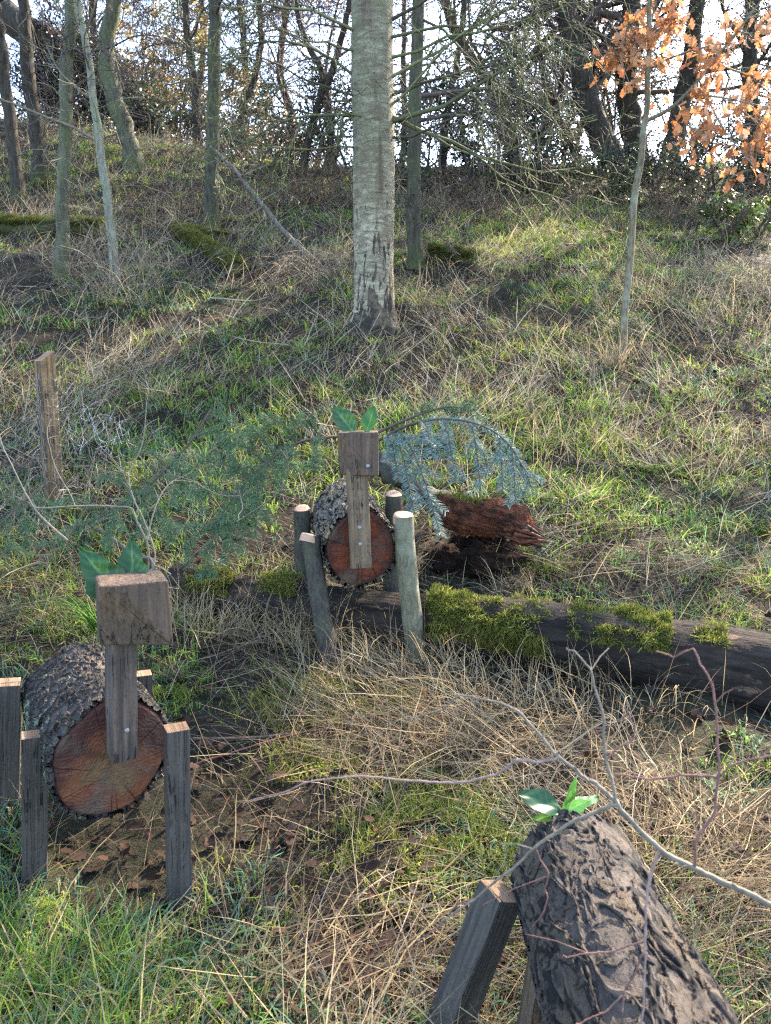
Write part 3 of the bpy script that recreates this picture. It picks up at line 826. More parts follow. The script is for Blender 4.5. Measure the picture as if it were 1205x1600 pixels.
def panel(u, v):
    x = pb.x - .05 - u * .05; y = pb.y + .05 + .06 * math.sin(u * .5) + .03 * math.sin(v * 1.3 + u)
    return Vector((x, y, gz(x, y) + .02 + v * .05 * (.8 + .1 * math.sin(u * .8)) + .03 * math.sin(u * 1.1)))
hex_wire(mb, panel, 18, 12, .0009); mb.build("netting", M_WIRE, t); mb = MB()
def crumple(u, v):
    x = pb.x + .04 + u * .040 + .02 * math.sin(v * 2.1 + u); y = pb.y + .12 + .09 * math.sin(u * 1.4 + v * .9)
    return Vector((x, y, gz(x, y) + .36 + v * .034 - u * .018 + .04 * math.sin(u * 1.7) + .02 * math.sin(v * 3 + u * 2)))
hex_wire(mb, crumple, 9, 9, .0009)
mb.build("netting", M_WIRE, t)
#@@PART3
# ------------------------------------------------------------------ woody plants
R_ = random
def rot_dir(d, ang, rr):
    d = d.normalized(); a = d.orthogonal().normalized(); b = d.cross(a)
    ph = rr.uniform(0, 2 * PI); s = math.sin(ang)
    return d * math.cos(ang) + (a * math.cos(ph) + b * math.sin(ph)) * s

def grow(rr, p, d, L, r, lvl, cfg, out, cols):
    """a wandering branch that forks cfg['depth'] times"""
    n = (7, 6, 5, 4, 3)[min(lvl, 4)]
    st = L / (n - 1); pts = [p.copy()]; dirs = [d.copy()]
    w = cfg['wander']; up = cfg['up'][min(lvl, len(cfg['up']) - 1)]
    for j in range(n - 1):
        d = (d + Vector((rr.gauss(0, w), rr.gauss(0, w), rr.gauss(0, w) + up))).normalized()
        p = p + d * st; pts.append(p.copy()); dirs.append(d.copy())
    tip = .35 if lvl < cfg['depth'] else .5
    rad = [max(cfg['rmin'], r * (1 - (1 - tip) * j / (n - 1))) for j in range(n)]
    out.setdefault(lvl, []).append((pts, rad, rr.choice(cols)))
    if lvl >= cfg['depth']: return
    k = cfg['kids'][min(lvl, len(cfg['kids']) - 1)]
    k = max(1, int(k * rr.uniform(.75, 1.3) + .5))
    for q in range(k):
        f = rr.uniform(.22, 1.0) if q else 1.0
        x = f * (n - 1); i = min(int(x), n - 2); tt = x - i
        pp = pts[i].lerp(pts[i + 1], tt); dd = dirs[i + 1]
        grow(rr, pp, rot_dir(dd, rr.uniform(.45, 1.05), rr), L * rr.uniform(.38, .68) * (1.15 - .45 * f), max(cfg['rmin'], rad[i] * rr.uniform(.45, .7)), lvl + 1, cfg, out, cols)

DARKT = [(.060, .048, .040), (.085, .066, .052), (.10, .078, .062), (.065, .050, .050)]
PALET = [(.15, .13, .09), (.20, .18, .13), (.12, .11, .075)]
GREENT = [(.11, .12, .05), (.08, .085, .04), (.15, .15, .07), (.06, .055, .035)]
REDT = [(.12, .075, .062), (.09, .060, .056), (.14, .092, .075)]

def tree(name, label, cat, base, path, r0, r1, bark, cfg, nlimb, zr, limbL, seed, tw=DARKT, group=None, limbr=None, lean_bias=None, sides=10):
    """path: trunk points relative to base; limbs leave the trunk between heights zr"""
    rr = random.Random(seed)
    t = thing(name, label, cat, base, group)
    P = spline([Vector(p) for p in path], 22); n = len(P)
    P[1:, :2] += np.array([[rr.gauss(0, r0 * .10), rr.gauss(0, r0 * .10)] for _ in range(n - 1)])
    f = np.linspace(0, 1, n); R = r0 + (r1 - r0) * f
    R[0] *= 1.5; R[1] *= 1.12
    P[0, 2] -= .15
    mb = MB(); tubes(mb, [(P, R)], sides)
    out = {}
    zs = P[:, 2]
    for q in range(nlimb):
        z = zr[0] + (zr[1] - zr[0]) * (q + rr.random()) / nlimb
        i = int(np.clip(np.searchsorted(zs, z) - 1, 0, n - 2)); tt = float(np.clip((z - zs[i]) / (zs[i + 1] - zs[i] + 1e-6), 0, 1))
        p = Vector(P[i] + (P[i + 1] - P[i]) * tt)
        az = rr.uniform(0, 2 * PI); el = rr.uniform(-.15, .65)
        d = Vector((math.cos(az) * math.cos(el), math.sin(az) * math.cos(el), math.sin(el)))
        if lean_bias: d = (d + Vector(lean_bias)).normalized()
        rad = float(R[i]) * rr.uniform(.22, .42) if limbr is None else limbr * rr.uniform(.7, 1.3)
        grow(rr, p, d, limbL * rr.uniform(.6, 1.25), rad, 0, cfg, out, tw)
    for q in range(16):                                   # fine shoots low on the stem
        i = rr.randrange(2, max(3, int(n * .6))); az = rr.uniform(0, 2 * PI)
        grow(rr, Vector(P[i]), Vector((math.cos(az), math.sin(az), rr.uniform(-.2, .9))).normalized(), rr.uniform(.25, .8), max(.0035, float(R[i]) * .09), 1, dict(cfg, depth=3, kids=(3, 3, 2)), out, tw)
    # the top of the stem goes on as a few leaders
    for q in range(3):
        grow(rr, Vector(P[-1]), rot_dir(Vector(P[-1] - P[-2]), rr.uniform(.1, .5), rr), limbL * 1.1, float(R[-1]) * .8, 0, cfg, out, tw)
    tk = mb.build("trunk", bark, t, Matrix.Translation(base))
    cb = MB()
    for lv, ps in out.items(): tubes(cb, ps, 5 if lv == 0 else (4 if lv == 1 else 3))
    cb.build("crown", M_TWIG, t, Matrix.Translation(base))
    return t

CFG_TALL = dict(wander=.18, up=(.05, -.02, -.05, -.05), depth=3, kids=(6, 5, 4), rmin=.004)
CFG_TWIGGY = dict(wander=.22, up=(.03, -.03, -.04, -.02), depth=3, kids=(7, 5, 4), rmin=.0045)
CFG_SCRUB = dict(wander=.26, up=(.05, .0, .0, .0), depth=3, kids=(6, 5, 4), rmin=.0045)
CFG_SPARSE = dict(wander=.15, up=(.04, .0, -.02), depth=2, kids=(5, 4), rmin=.003)

def px_path(base, pts, Ys=None, top=None):
    """trunk path through photo points given as (column, row) at the base's own distance"""
    out = [(0, 0, 0)]
    for k, (a, b) in enumerate(pts):
        p = at(a, b, base.y + (Ys[k] if Ys else 0)) - base
        out.append((p.x, p.y, p.z))
    if top: 
        q = out[-1]; out.append((q[0] + top[0], q[1] + top[1], q[2] + top[2]))
    return out

# ---------------- birch
bb = onground(584, 516)
t_b = thing("birch_tree", "big pale silver birch trunk with dark fissured foot in the middle of the slope", "tree", bb)
P = spline([Vector(p) for p in px_path(bb, [(584, 300), (583, 150), (582, 0)], None, (.05, .1, 7.5))], 60)
mpx = mpp(bb)
hts = P[:, 2]; R = np.interp(hts, [0, .12, .5, 1.5, 3.2, 10.5], [.205, .190, .176, .186, .180, .07])
nc = 56; th = np.arange(nc) * 2 * PI / nc
ns = 300; zz = np.concatenate([np.linspace(-.2, 3.6, 240), np.linspace(3.65, hts[-1], 60)])
cx = np.interp(zz, hts, P[:, 0]); cy = np.interp(zz, hts, P[:, 1]); rr0 = np.interp(zz, hts, R)
fl = 1 + .10 * np.exp(-np.clip(zz, 0, 9) / .22)[:, None] * (1 + .8 * np.cos(5 * th + 1)[None])
RR = rr0[:, None] * fl * (1 + .06 * (fbm(zz[:, None] * 3, 3 + 1.5 * np.cos(th)[None], 3) - .5) + .05 * (fbm(zz[:, None] * 9, 7 + 2 * np.sin(th)[None] + np.cos(th)[None], 4) - .5))
foot = np.exp(-np.clip(zz, 0, 9) / .35)[:, None]
RR *= 1 + .05 * foot * (vnoise(zz[:, None] * 4, 20 + 4.5 * np.cos(th)[None] + 3.7 * np.sin(th)[None], 8) - .5) * 2
V = np.stack([cx[:, None] + RR * np.cos(th), cy[:, None] + RR * np.sin(th), np.broadcast_to(zz[:, None], RR.shape)], -1)
i = np.arange(ns - 1)[:, None] * nc; k = np.arange(nc)[None]; k2 = (k + 1) % nc
mb = MB(); mb.add(V.reshape(-1, 3), q=np.stack([i + k, i + k2, i + nc + k2, i + nc + k], -1).reshape(-1, 4))
mb.build("trunk", M_BIRCH, t_b, Matrix.Translation(bb))
rr = random.Random(77); out = {}
cfgb = dict(wander=.2, up=(-.02, -.09, -.10, -.06), depth=3, kids=(6, 5, 4), rmin=.0028)
for (a, b, dx, dy, dz, L_, r_) in ((610, 190, 1, -.35, .12, 1.5, .022), (612, 182, 1, .1, .05, 1.7, .02), (608, 150, .9, -.6, .2, 1.1, .014), (612, 120, 1, .2, .3, 1.4, .016),
                                   (556, 180, -1, -.3, .15, 1.2, .014), (556, 120, -1, .1, .3, 1.3, .014), (575, 185, -.5, -1, -.1, .6, .012), (604, 60, .9, -.3, .2, 1.5, .016), (560, 50, -.9, -.2, .2, 1.3, .015), (612, 215, 1, -.5, -.1, 1.2, .012), (610, 165, 1, -.8, .1, 1.3, .013), (611, 90, 1, -.5, .1, 1.5, .014), (612, 30, 1, -.4, .1, 1.6, .015), (555, 230, -1, -.4, .0, .9, .010), (556, 150, -1, -.7, .1, 1.1, .011), (557, 80, -1, -.5, .1, 1.2, .012)):
    p = at(a, b, bb.y - .05) - bb
    grow(rr, p, Vector((dx, dy, dz)).normalized(), L_, r_, 0, cfgb, out, GREENT)
for q in range(26):
    z = rr.uniform(4.2, 10); az = rr.uniform(0, 6.28)
    grow(rr, Vector((0, .05, z)), Vector((math.cos(az), math.sin(az), .4)).normalized(), rr.uniform(1.2, 2.4), .03, 0, CFG_TALL, out, DARKT)
cb = MB()
for lv, ps in out.items(): tubes(cb, ps, 6 if lv < 2 else 3)
cb.build("crown", M_TWIG, t_b, Matrix.Translation(bb))

# ---------------- oak sapling with russet leaves
ob = onground(971, 566)
t_o = thing("oak_sapling", "thin oak sapling with clusters of russet orange dead leaves", "tree", ob)
op = px_path(ob, [(978, 480), (990, 330), (1002, 240), (1010, 170), (1014, 90), (1016, 10)], [0, -.02, -.03, -.04, -.05, -.06], (.0, -.05, .35))
P = spline([Vector(p) for p in op], 40); m = mpp(ob)
R = np.linspace(6.0 * m, 3.0 * m, 40); R[-8:] *= np.linspace(1, .5, 8); R[0] *= 1.25
P[:, 0] += .006 * np.sin(np.arange(40) * .9)
mb = MB(); tubes(mb, [(P, R)], 10); mb.build("trunk", M_SAPLING, t_o, Matrix.Translation(ob))
rr = random.Random(5); lt = []; tips = []
for pts, r_, Yo in (([(1008, 190), (1050, 168), (1090, 128), (1115, 95), (1160, 40), (1190, 0)], .019, -.2), ([(1012, 110), (1050, 90), (1095, 75), (1150, 66)], .012, -.35), ([(1066, 150), (1110, 150), (1165, 160), (1230, 175)], .012, -.3),
                    ([(1012, 70), (1000, 55), (985, 60), (970, 85)], .008, -.1), ([(1014, 50), (1040, 35), (1060, 20)], .008, -.2), ([(1090, 120), (1130, 200), (1180, 262)], .009, -.5), ([(1060, 165), (1075, 195), (1100, 210)], .008, -.4), ([(1120, 100), (1180, 120), (1240, 130)], .009, .1), ([(1150, 165), (1200, 205), (1250, 240)], .009, -.2), ([(1016, 40), (1022, 15), (1040, -60)], .01, 0), ([(1000, 100), (985, 88), (968, 92)], .005, -.15)):
    q = [at(a, b, ob.y + Yo * j / (len(pts) - 1)) - ob for j, (a, b) in enumerate(pts)]
    sp_ = spline(q, 14); lt.append((sp_, np.linspace(r_, r_ * .35, 14), rr.choice(PALET)))
    for j in range(3, 14):
        for c in range(2 if j > 6 else 1):
            d = Vector((rr.gauss(0, 1), rr.gauss(0, 1), rr.gauss(-.1, .8))).normalized(); L_ = rr.uniform(.08, .28)
            a = Vector(sp_[j]); b = a + d * L_
            lt.append(([a, a.lerp(b, .5) + Vector((0, 0, .01)), b], [.0035, .003, .002], rr.choice(PALET))); tips.append(b); tips.append(a.lerp(b, .6))
mb = MB(); tubes(mb, lt, 5); mb.build("branches", M_TWIG, t_o, Matrix.Translation(ob))
V0, Q0, _ = leaf_grid(oak_prof, 1.0, 1.0, 15, 5, .18, .12, False)
def scatter_leaves(mb, pos, dirs, size, cols, seed, V0=V0, Q0=Q0, roll=1.0):
    r = np.random.default_rng(seed); n = len(pos)
    y = dirs / (np.linalg.norm(dirs, axis=1, keepdims=True) + 1e-9)
    up = r.normal(0, roll, (n, 3)) + np.array([0, 0, .6]); z = up - y * (up * y).sum(1, keepdims=True); z /= np.linalg.norm(z, axis=1, keepdims=True) + 1e-9
    x = np.cross(y, z)
    curl = r.uniform(-1.5, 2.5, n)
    loc = np.repeat(V0[None], n, 0); loc[..., 2] *= curl[:, None]
    Vw = pos[:, None] + size[:, None, None] * (loc[..., 0:1] * x[:, None] + loc[..., 1:2] * y[:, None] + loc[..., 2:3] * z[:, None])
    Q = (Q0[None] + (np.arange(n) * len(V0))[:, None, None]).reshape(-1, 4)
    mb.add(Vw.reshape(-1, 3), q=Q, c=np.repeat(cols, len(V0), 0))
pos = []; 
for p in tips:
    w = at(1105, 130, ob.y) - ob
    for k in range(rr.choice([1, 1, 2, 2])): pos.append(list(p + Vector((rr.gauss(0, .025), rr.gauss(0, .025), rr.gauss(-.01, .025)))))
pos = np.array(pos); n = len(pos); r = np.random.default_rng(2)
OAKC = np.array([(.40, .16, .06), (.46, .21, .09), (.34, .14, .065), (.40, .23, .14), (.48, .24, .11)])
mb = MB(); scatter_leaves(mb, pos, np.stack([r.normal(0, .6, n), r.normal(0, .6, n), r.normal(-.75, .45, n)], -1), r.uniform(.07, .115, n), OAKC[r.integers(0, 5, n)] * r.uniform(.8, 1.15, (n, 1)), 6)
mb.build("crown", M_OAKLEAF, t_o, Matrix.Translation(ob))

# ---------------- notable trees on the slope (column, row) of the foot
def ntree(label, foot, pts, wbase, wtop, bark, cfg, nl, zr, lL, seed, tw=DARKT, top=(.1, .1, 4), Ys=None, name="bare_tree", group="bare trees on the slope", **kw):
    b = onground(*foot); m = mpp(b); nl = max(9, int(nl * .62))
    path = px_path(b, pts, Ys, top)
    return tree(name, label, "tree", b, path, wbase * m / 2, wtop * m / 2 * .8, bark, cfg, nl, zr, lL, seed, tw, group, **kw)
ntree("straight greenish trunk nearest the left edge, rising from a dark foot", (95, 432), [(100, 250), (104, 100), (110, 0)], 21, 20, M_BARKGREEN, CFG_TALL, 10, (2.2, 6.5), 1.5, 101)
ntree("slender pale forked sapling with peeling foot beside the straight greenish trunk", (180, 446), [(172, 340), (157, 240), (147, 160), (135, 70), (122, 0)], 15, 11, M_BARKPALE, CFG_SPARSE, 13, (1.2, 5), 1.7, 102, PALET, (-.2, 0, 2.2), name="pale_sapling")
ntree("straight dark grey trunk with mossy foot between the sapling and the birch", (330, 356), [(332, 250), (334, 120), (337, 0)], 22, 22, M_BARKMOSS, CFG_TALL, 12, (2.0, 7.5), 1.8, 103)
ntree("dark trunk with bright mossy foot just behind the birch", (649, 415), [(646, 300), (650, 150), (654, 0)], 24, 20, M_BARKMOSS, CFG_TWIGGY, 14, (.9, 7), 1.9, 104, top=(.2, .2, 3.5))
ntree("dark bowed trunk at the left edge leaning left", (30, 312), [(20, 220), (8, 130), (0, 60), (-12, -20)], 20, 17, M_BARKDARK, CFG_TALL, 9, (2.0, 6), 1.7, 105, top=(-.4, 0, 3))
ntree("dark trunk second from the left edge, curving up to the left", (66, 280), [(56, 200), (44, 110), (38, 40), (34, -30)], 24, 19, M_BARKDARK, CFG_TALL, 9, (2.4, 7), 1.8, 106, top=(-.2, 0, 3))
ntree("broad leaning olive trunk with a crooked foot left of the dark grey trunk", (212, 262), [(190, 190), (172, 120), (165, 60), (185, -30)], 30, 24, M_BARKGREEN, CFG_TALL, 10, (2.4, 7.5), 2.2, 107, top=(.6, 0, 3.5))
ntree("thin dark twisting stem touching the left of the dark grey trunk", (309, 232), [(306, 170), (300, 100), (290, 0)], 15, 12, M_BARKDARK, CFG_TWIGGY, 14, (1.6, 6), 2.0, 108)
ntree("thin dark forked tree midway between the dark grey trunk and the birch", (372, 230), [(378, 180), (398, 120), (408, 60), (405, 0)], 13, 9, M_BARKDARK, CFG_TWIGGY, 16, (.8, 6), 2.2, 109)
ntree("spindly dark tree close left of the birch, leaning right", (470, 270), [(490, 190), (520, 110), (540, 30), (548, -40)], 13, 9, M_BARKDARK, CFG_TWIGGY, 18, (.6, 6.5), 2.3, 110, REDT)
ntree("massive dark leaning trunk left of the oak sapling, against the sky", (962, 268), [(935, 200), (912, 140), (894, 60), (880, -20)], 42, 30, M_BARKDARK, CFG_TWIGGY, 24, (1.0, 4.5), 3.0, 111, top=(-.5, 0, 1.5))
ntree("second massive dark trunk standing upright behind the oak sapling", (1000, 262), [(985, 190), (980, 110), (985, 0)], 38, 30, M_BARKDARK, CFG_TWIGGY, 20, (1.2, 4.5), 2.8, 112, top=(.1, .1, 1.5))
ntree("dark trunk sloping right behind the russet oak leaves", (1040, 268), [(1060, 190), (1080, 100), (1090, 0)], 32, 26, M_BARKDARK, CFG_TWIGGY, 18, (1.2, 8), 3.0, 113, top=(.5, 0, 4))
ntree("stout dark tree at the right edge with low sweeping boughs", (1185, 300), [(1180, 220), (1170, 120), (1175, 0)], 26, 22, M_BARKDARK, CFG_TWIGGY, 18, (1.0, 4), 2.4, 114, top=(.1, .1, 1.2))
ntree("leaning dark tree right of the birch with a mossy crooked stem", (812, 252), [(790, 190), (765, 130), (735, 90), (700, 20)], 22, 15, M_BARKMOSS, CFG_TWIGGY, 20, (.6, 5), 2.6, 115, GREENT, (-.8, 0, 2))
ntree("low spreading scrub tree silhouetted in the gap right of the birch", (905, 256), [(895, 225), (870, 180), (850, 120)], 16, 9, M_BARKDARK, CFG_SCRUB, 22, (.3, 3.2), 2.2, 116, REDT, (-.2, 0, 1.2))
ntree("small scrub tree low against the sky, left of the low spreading one", (838, 252), [(845, 215), (868, 170), (880, 110)], 13, 8, M_BARKDARK, CFG_SCRUB, 20, (.3, 3.2), 2.1, 117, REDT, (.2, 0, 1.2))
ntree("multi twigged thorn tree close behind the right of the birch", (690, 290), [(694, 220), (705, 140), (720, 60)], 14, 9, M_BARKDARK, CFG_SCRUB, 22, (.6, 4.5), 2.0, 118, REDT, (.1, 0, 1.5))
ntree("thorn tree with tangled purple-brown twigs left of the birch", (520, 268), [(515, 200), (505, 120), (470, 40)], 13, 9, M_BARKDARK, CFG_SCRUB, 24, (.6, 4.5), 2.2, 119, REDT, (-.3, 0, 1.5))

# trees further back on and beyond the crest
def crest_tree(label, x, y, H, r0, lean, seed, cfg=CFG_TWIGGY, nl=20, z0=.6, lL=2.6, tw=DARKT, bark=None):
    b = Vector((x, y, gz(x, y)))
    tree("bare_tree", label, "tree", b, [(0, 0, 0), (lean * .5 + .12 * math.sin(seed * 1.7), 0, H * .16), (lean * .3 - .16 * math.sin(seed * 2.9), .1, H * .3), (lean * .9 + .22 * math.sin(seed * 4.3), .1, H * .48), (lean * .8, .1, H * .7), (lean * 1.4, .2, H)], r0, r0 * .35, bark or M_BARKDARK, cfg, nl, (z0, H), lL, seed, tw, "bare trees beyond the crest")
crest_tree("thin bare tree on the skyline close to the birch's right side", .35, 24, 10, .13, .3, 203, lL=3.2)
crest_tree("bare tree on the skyline between the dark grey trunk and the birch", -2.6, 20, 9, .12, .4, 204, lL=2.8)
crest_tree("bare tree on the skyline right of the dark grey trunk", -3.8, 22, 9.5, .13, -.3, 205, lL=2.8)
crest_tree("bare tree on the skyline left of the dark grey trunk", -5.6, 24, 10, .15, .3, 206, lL=2.8)
crest_tree("bare tree far behind the leaning olive trunk", -8.2, 23, 10, .16, .2, 207, lL=2.6)
crest_tree("bare tree far behind the bowed trunk at the left edge", -10.5, 21, 9, .15, -.2, 208, lL=2.6)
crest_tree("bare tree at the far right on the crest behind the stout edge tree", 9.5, 19, 5, .15, .4, 210, lL=2.4)
crest_tree("bare tree on the skyline between the two massive dark trunks", 5.4, 23, 7.5, .16, .5, 211, lL=3.2, tw=REDT)

crest_tree("bare scrub tree on the crest behind the bramble left of the birch", -1.6, 18, 4.2, .06, .5, 213, CFG_SCRUB, 26, .2, 2.2, REDT)
crest_tree("bare scrub tree on the crest just left of the massive leaning trunk", 4.0, 18.5, 4.6, .07, .3, 218, CFG_SCRUB, 28, .2, 2.4, REDT)
crest_tree("bare scrub tree on the crest left of the leaning olive trunk", -7.6, 20.5, 4.6, .07, .4, 215, CFG_SCRUB, 22, .2, 2.3)
crest_tree("bare tree added just outside the right edge to shade the foreground, boughs over the russet leaves", 6.2, 9.1, 6.4, .10, .2, 221, CFG_TWIGGY, 38, 2.2, 2.6, GREENT)  # added out of frame for the shade its crown throws on the foreground
# ---------------- evergreen bushes, ivy, golden trees (leaf clumps through the volume)
def leafy(name, label, cat, base, blobs, n, leaf, cols, seed, group=None, mat=None, stems=10, stemc=DARKT):
    """blobs: (dx, dy, dz, rx, ry, rz) ellipsoids; leaves sit in clumps inside their outer half"""
    r = np.random.default_rng(seed); t = thing(name, label, cat, base, group)
    V = []; C = []
    tot = sum(b[3] * b[5] for b in blobs)
    cols = np.array(cols)
    for b in blobs:
        m = int(n * b[3] * b[5] / tot); nclump = max(6, m // 26)
        d = r.normal(0, 1, (nclump, 3)); d /= np.linalg.norm(d, axis=1, keepdims=True)
        rad = r.uniform(.45, 1.05, nclump) ** .7 * (.72 + .5 * vnoise(d[:, 0] * 2.5 + seed, d[:, 2] * 2.5 + d[:, 1] * 2, seed))
        cc = np.array(b[:3]) + d * rad[:, None] * np.array(b[3:])
        ci = r.integers(0, nclump, m); p = cc[ci] + r.normal(0, .09 * max(b[3], b[5]) ** .5, (m, 3))
        col = (cols[r.integers(0, len(cols), nclump)] * r.uniform(.6, 1.4, (nclump, 1)))[ci] * r.uniform(.75, 1.25, (m, 1))
        y = r.normal(0, 1, (m, 3)) + d[ci] * .8; y /= np.linalg.norm(y, axis=1, keepdims=True)
        x = np.cross(y, r.normal(0, 1, (m, 3))); x /= np.linalg.norm(x, axis=1, keepdims=True)
        s = leaf * r.uniform(.6, 1.3, m)[:, None]
        V.append(np.stack([p - y * s * .5, p + x * s * .26, p + y * s * .5, p - x * s * .26], 1)); C.append(np.repeat(col, 4, 0))
    V = np.concatenate(V); C = np.concatenate(C); V[..., 2] = np.maximum(V[..., 2], hz(V[..., 0] + base.x, V[..., 1] + base.y) - base.z + .01)
    mb = MB(); mb.add(V.reshape(-1, 3), q=np.arange(len(V) * 4).reshape(-1, 4), c=C)
    mb.build("foliage", mat or M_EVERG, t, Matrix.Translation(base))
    rr = random.Random(seed); out = {}
    for k in range(stems):
        b = rr.choice(blobs); tgt = Vector((b[0] + rr.gauss(0, b[3] * .5), b[1] + rr.gauss(0, b[4] * .5), b[2] + rr.uniform(.2, 1) * b[5]))
        s0 = Vector((b[0] + rr.gauss(0, b[3] * .15), b[1], 0)); 
        grow(rr, s0, (tgt - s0).normalized(), (tgt - s0).length, .03, 0, dict(wander=.15, up=(0, 0, 0), depth=2, kids=(4, 3), rmin=.005), out, stemc)
    cb = MB()
    for lv, ps in out.items(): tubes(cb, ps, 4)
    cb.build("stems", M_TWIG, t, Matrix.Translation(base))
    return t
DG = [(.040, .056, .030), (.052, .068, .034), (.028, .040, .024), (.062, .066, .036), (.075, .060, .042)]
def onb(px, row): return onground(px, row)
b = onb(725, 305); leafy("evergreen_bush", "dark evergreen bush just right of the birch", "bush", b, [(-.5, .2, .9, .8, .5, 1.1), (.5, .2, 1.2, .95, .5, 1.3), (1.3, .3, .7, .8, .5, .8)], 9000, .075, DG, 301, "evergreen bushes along the crest")
b = onb(1120, 325); leafy("evergreen_bush", "dark evergreen bush below the russet leaves", "bush", b, [(-.8, .3, .55, .8, .5, .65), (.2, .3, .75, .9, .5, .8), (1.3, .4, .7, .9, .5, .85)], 7000, .07, DG, 302, "evergreen bushes along the crest")
b = onb(1010, 258); leafy("ivy_mass", "dark ivy mass clothing the two massive trunks behind the oak sapling", "ivy", b, [(-.3, -.3, 1.4, .7, .6, 1.4), (.5, -.2, 2.2, .7, .6, 1.5), (-.6, -.1, 2.8, .6, .5, .8)], 3200, .075, DG, 303)
b = onb(1165, 250); leafy("evergreen_bush", "tall dark evergreen bush behind the russet leaves at the right edge", "bush", b, [(0, .3, 1.0, 1.1, .7, 1.2), (.8, .4, 2.2, 1.0, .7, 1.3), (-.9, .4, .8, .7, .5, .9)], 3200, .075, DG, 304, "evergreen bushes along the crest")
b = onb(230, 212); leafy("evergreen_bush", "dark evergreen bush sloping down right behind the pale sapling", "bush", b, [(-1.6, .3, 1.5, 1.1, .6, 1.3), (-.5, .2, 1.0, 1.0, .6, 1.0), (.6, .2, .55, .9, .5, .55)], 9000, .085, DG, 305, "evergreen bushes along the crest")
b = onb(85, 190); leafy("evergreen_bush", "reddish dark evergreen bush behind the second trunk from the left", "bush", b, [(.2, .3, 1.6, .9, .6, 1.6), (-.6, .3, .8, .8, .5, .8)], 6000, .09, [(.045, .026, .022), (.03, .024, .02), (.055, .034, .026)], 306, "evergreen bushes along the crest")
b = onb(475, 275); leafy("evergreen_bush", "low dark evergreen bush left of the birch under the thorn tree", "bush", b, [(-.8, .3, .7, 1.0, .5, .9), (.5, .3, .95, .9, .5, 1.1)], 5500, .07, DG + [(.06, .045, .03)], 307, "evergreen bushes along the crest")
b = onb(395, 225); leafy("evergreen_bush", "low dark bush on the crest right of the dark grey trunk", "bush", b, [(-.6, .3, .5, .9, .5, .6), (.5, .3, .55, .8, .5, .6)], 2600, .075, DG + [(.08, .07, .03)], 308, "evergreen bushes along the crest")
b = onb(900, 300); leafy("evergreen_bush", "low dark bramble hummock at the foot of the massive leaning trunk", "bush", b, [(-.5, .3, .22, .8, .5, .36), (.6, .3, .3, .9, .5, .45)], 5500, .06, DG + [(.07, .05, .03)], 309, "evergreen bushes along the crest")
b = onb(1150, 380); leafy("leafy_shrub", "small bright yellow-green leafed shrub at the right edge", "shrub", b, [(-.1, .1, .3, .30, .25, .30), (.3, .1, .26, .26, .25, .28)], 900, .07, [(.16, .22, .03), (.10, .15, .03), (.06, .09, .025)], 310)
GOLD0 = 0
GOLD = [(.30, .22, .09), (.24, .19, .07), (.20, .17, .07), (.34, .27, .12)]
for k, (x, y, H, lab) in enumerate(((-7.4, 23.5, 5.0, "golden sunlit larch left of the leaning olive trunk"), (-5.6, 22, 5.0, "golden sunlit larch behind the leaning olive trunk"), (-4.0, 22, 3.6, "small golden larch behind the dark grey trunk"), (-11.5, 28, 6.0, "golden sunlit larch at the far left beyond the crest"), (-2.9, 30, 4.4, "small golden larch left of the spindly tree by the birch"), (-9.4, 25, 5.4, "golden sunlit larch behind the bowed trunks at the left"), (-7.0, 23, 3.6, "low golden larch at the foot of the leaning olive trunk"), (-13.5, 25, 6.0, "golden larch at the very left edge beyond the crest"))):
    b = Vector((x, y, gz(x, y)))
    leafy("larch_tree", lab, "tree", b, [(0, 0, H * .28, 1.7, 1.2, H * .3), (.1, 0, H * .6, 1.3, 1.0, H * .3), (0, .1, H * .85, .7, .6, H * .2)], 4200, .12, GOLD, 320 + k, "golden larches beyond the crest", M_OAKLEAF, 14)

# ---------------- dead branches, mossy logs, thickets
def pole(name, label, cat, pts, r0, r1, mat, cols=PALET, twigs=0, seed=1, group=None):
    t = thing(name, label, cat, pts[0], group); rr = random.Random(seed)
    P = spline(pts, 24); P[:, 2] += np.array([rr.gauss(0, r0 * .3) for _ in range(24)])
    mb = MB(); tubes(mb, [(P - np.array(pts[0]), np.linspace(r0, r1, 24))], 8)
    mb.build("stem", mat, t, Matrix.Translation(pts[0]))
    if twigs:
        out = {}
        for k in range(twigs):
            i = rr.randrange(6, 24); grow(rr, Vector(P[i]) - pts[0], Vector((rr.gauss(0, 1), rr.gauss(0, .6), rr.gauss(.2, .6))).normalized(), rr.uniform(.25, .7), r1 * .7, 0, dict(wander=.2, up=(0, 0, 0), depth=2, kids=(3, 3), rmin=.0025), out, cols)
        cb = MB()
        for lv, ps in out.items(): tubes(cb, ps, 4)
        cb.build("twigs", M_TWIG, t, Matrix.Translation(pts[0]))
    return t
g0 = onground(490, 412); pole("dead_branch", "bare grey dead branch leaning down towards the foot of the birch", "branch", [g0 + Vector((0, 0, .02)), at(430, 345, g0.y + .3), at(375, 275, g0.y + .7), at(328, 228, g0.y + 1.1)], .033, .015, M_DEADWOOD, PALET, 9, 1)
c0 = onground(262, 214); pole("fallen_tree", "massive dark fallen trunk sloping down to the right on the crest at the upper left", "fallen tree", [c0 + Vector((0, .3, .1)), at(200, 160, c0.y + .4), at(120, 105, c0.y + .5), at(-90, -50, c0.y + .6)], .22, .34, M_BARKDARK, DARKT, 12, 31)
g1 = at(688, 800, 3.86); pole("dead_log", "slim dark barked log propped behind the leaf-eared log reindeer", "log", [onground(700, 815) + Vector((0, 0, .10)), at(640, 760, 3.93), at(588, 724, 4.0)], .045, .05, M_LEGDARK, PALET, 0, 8)
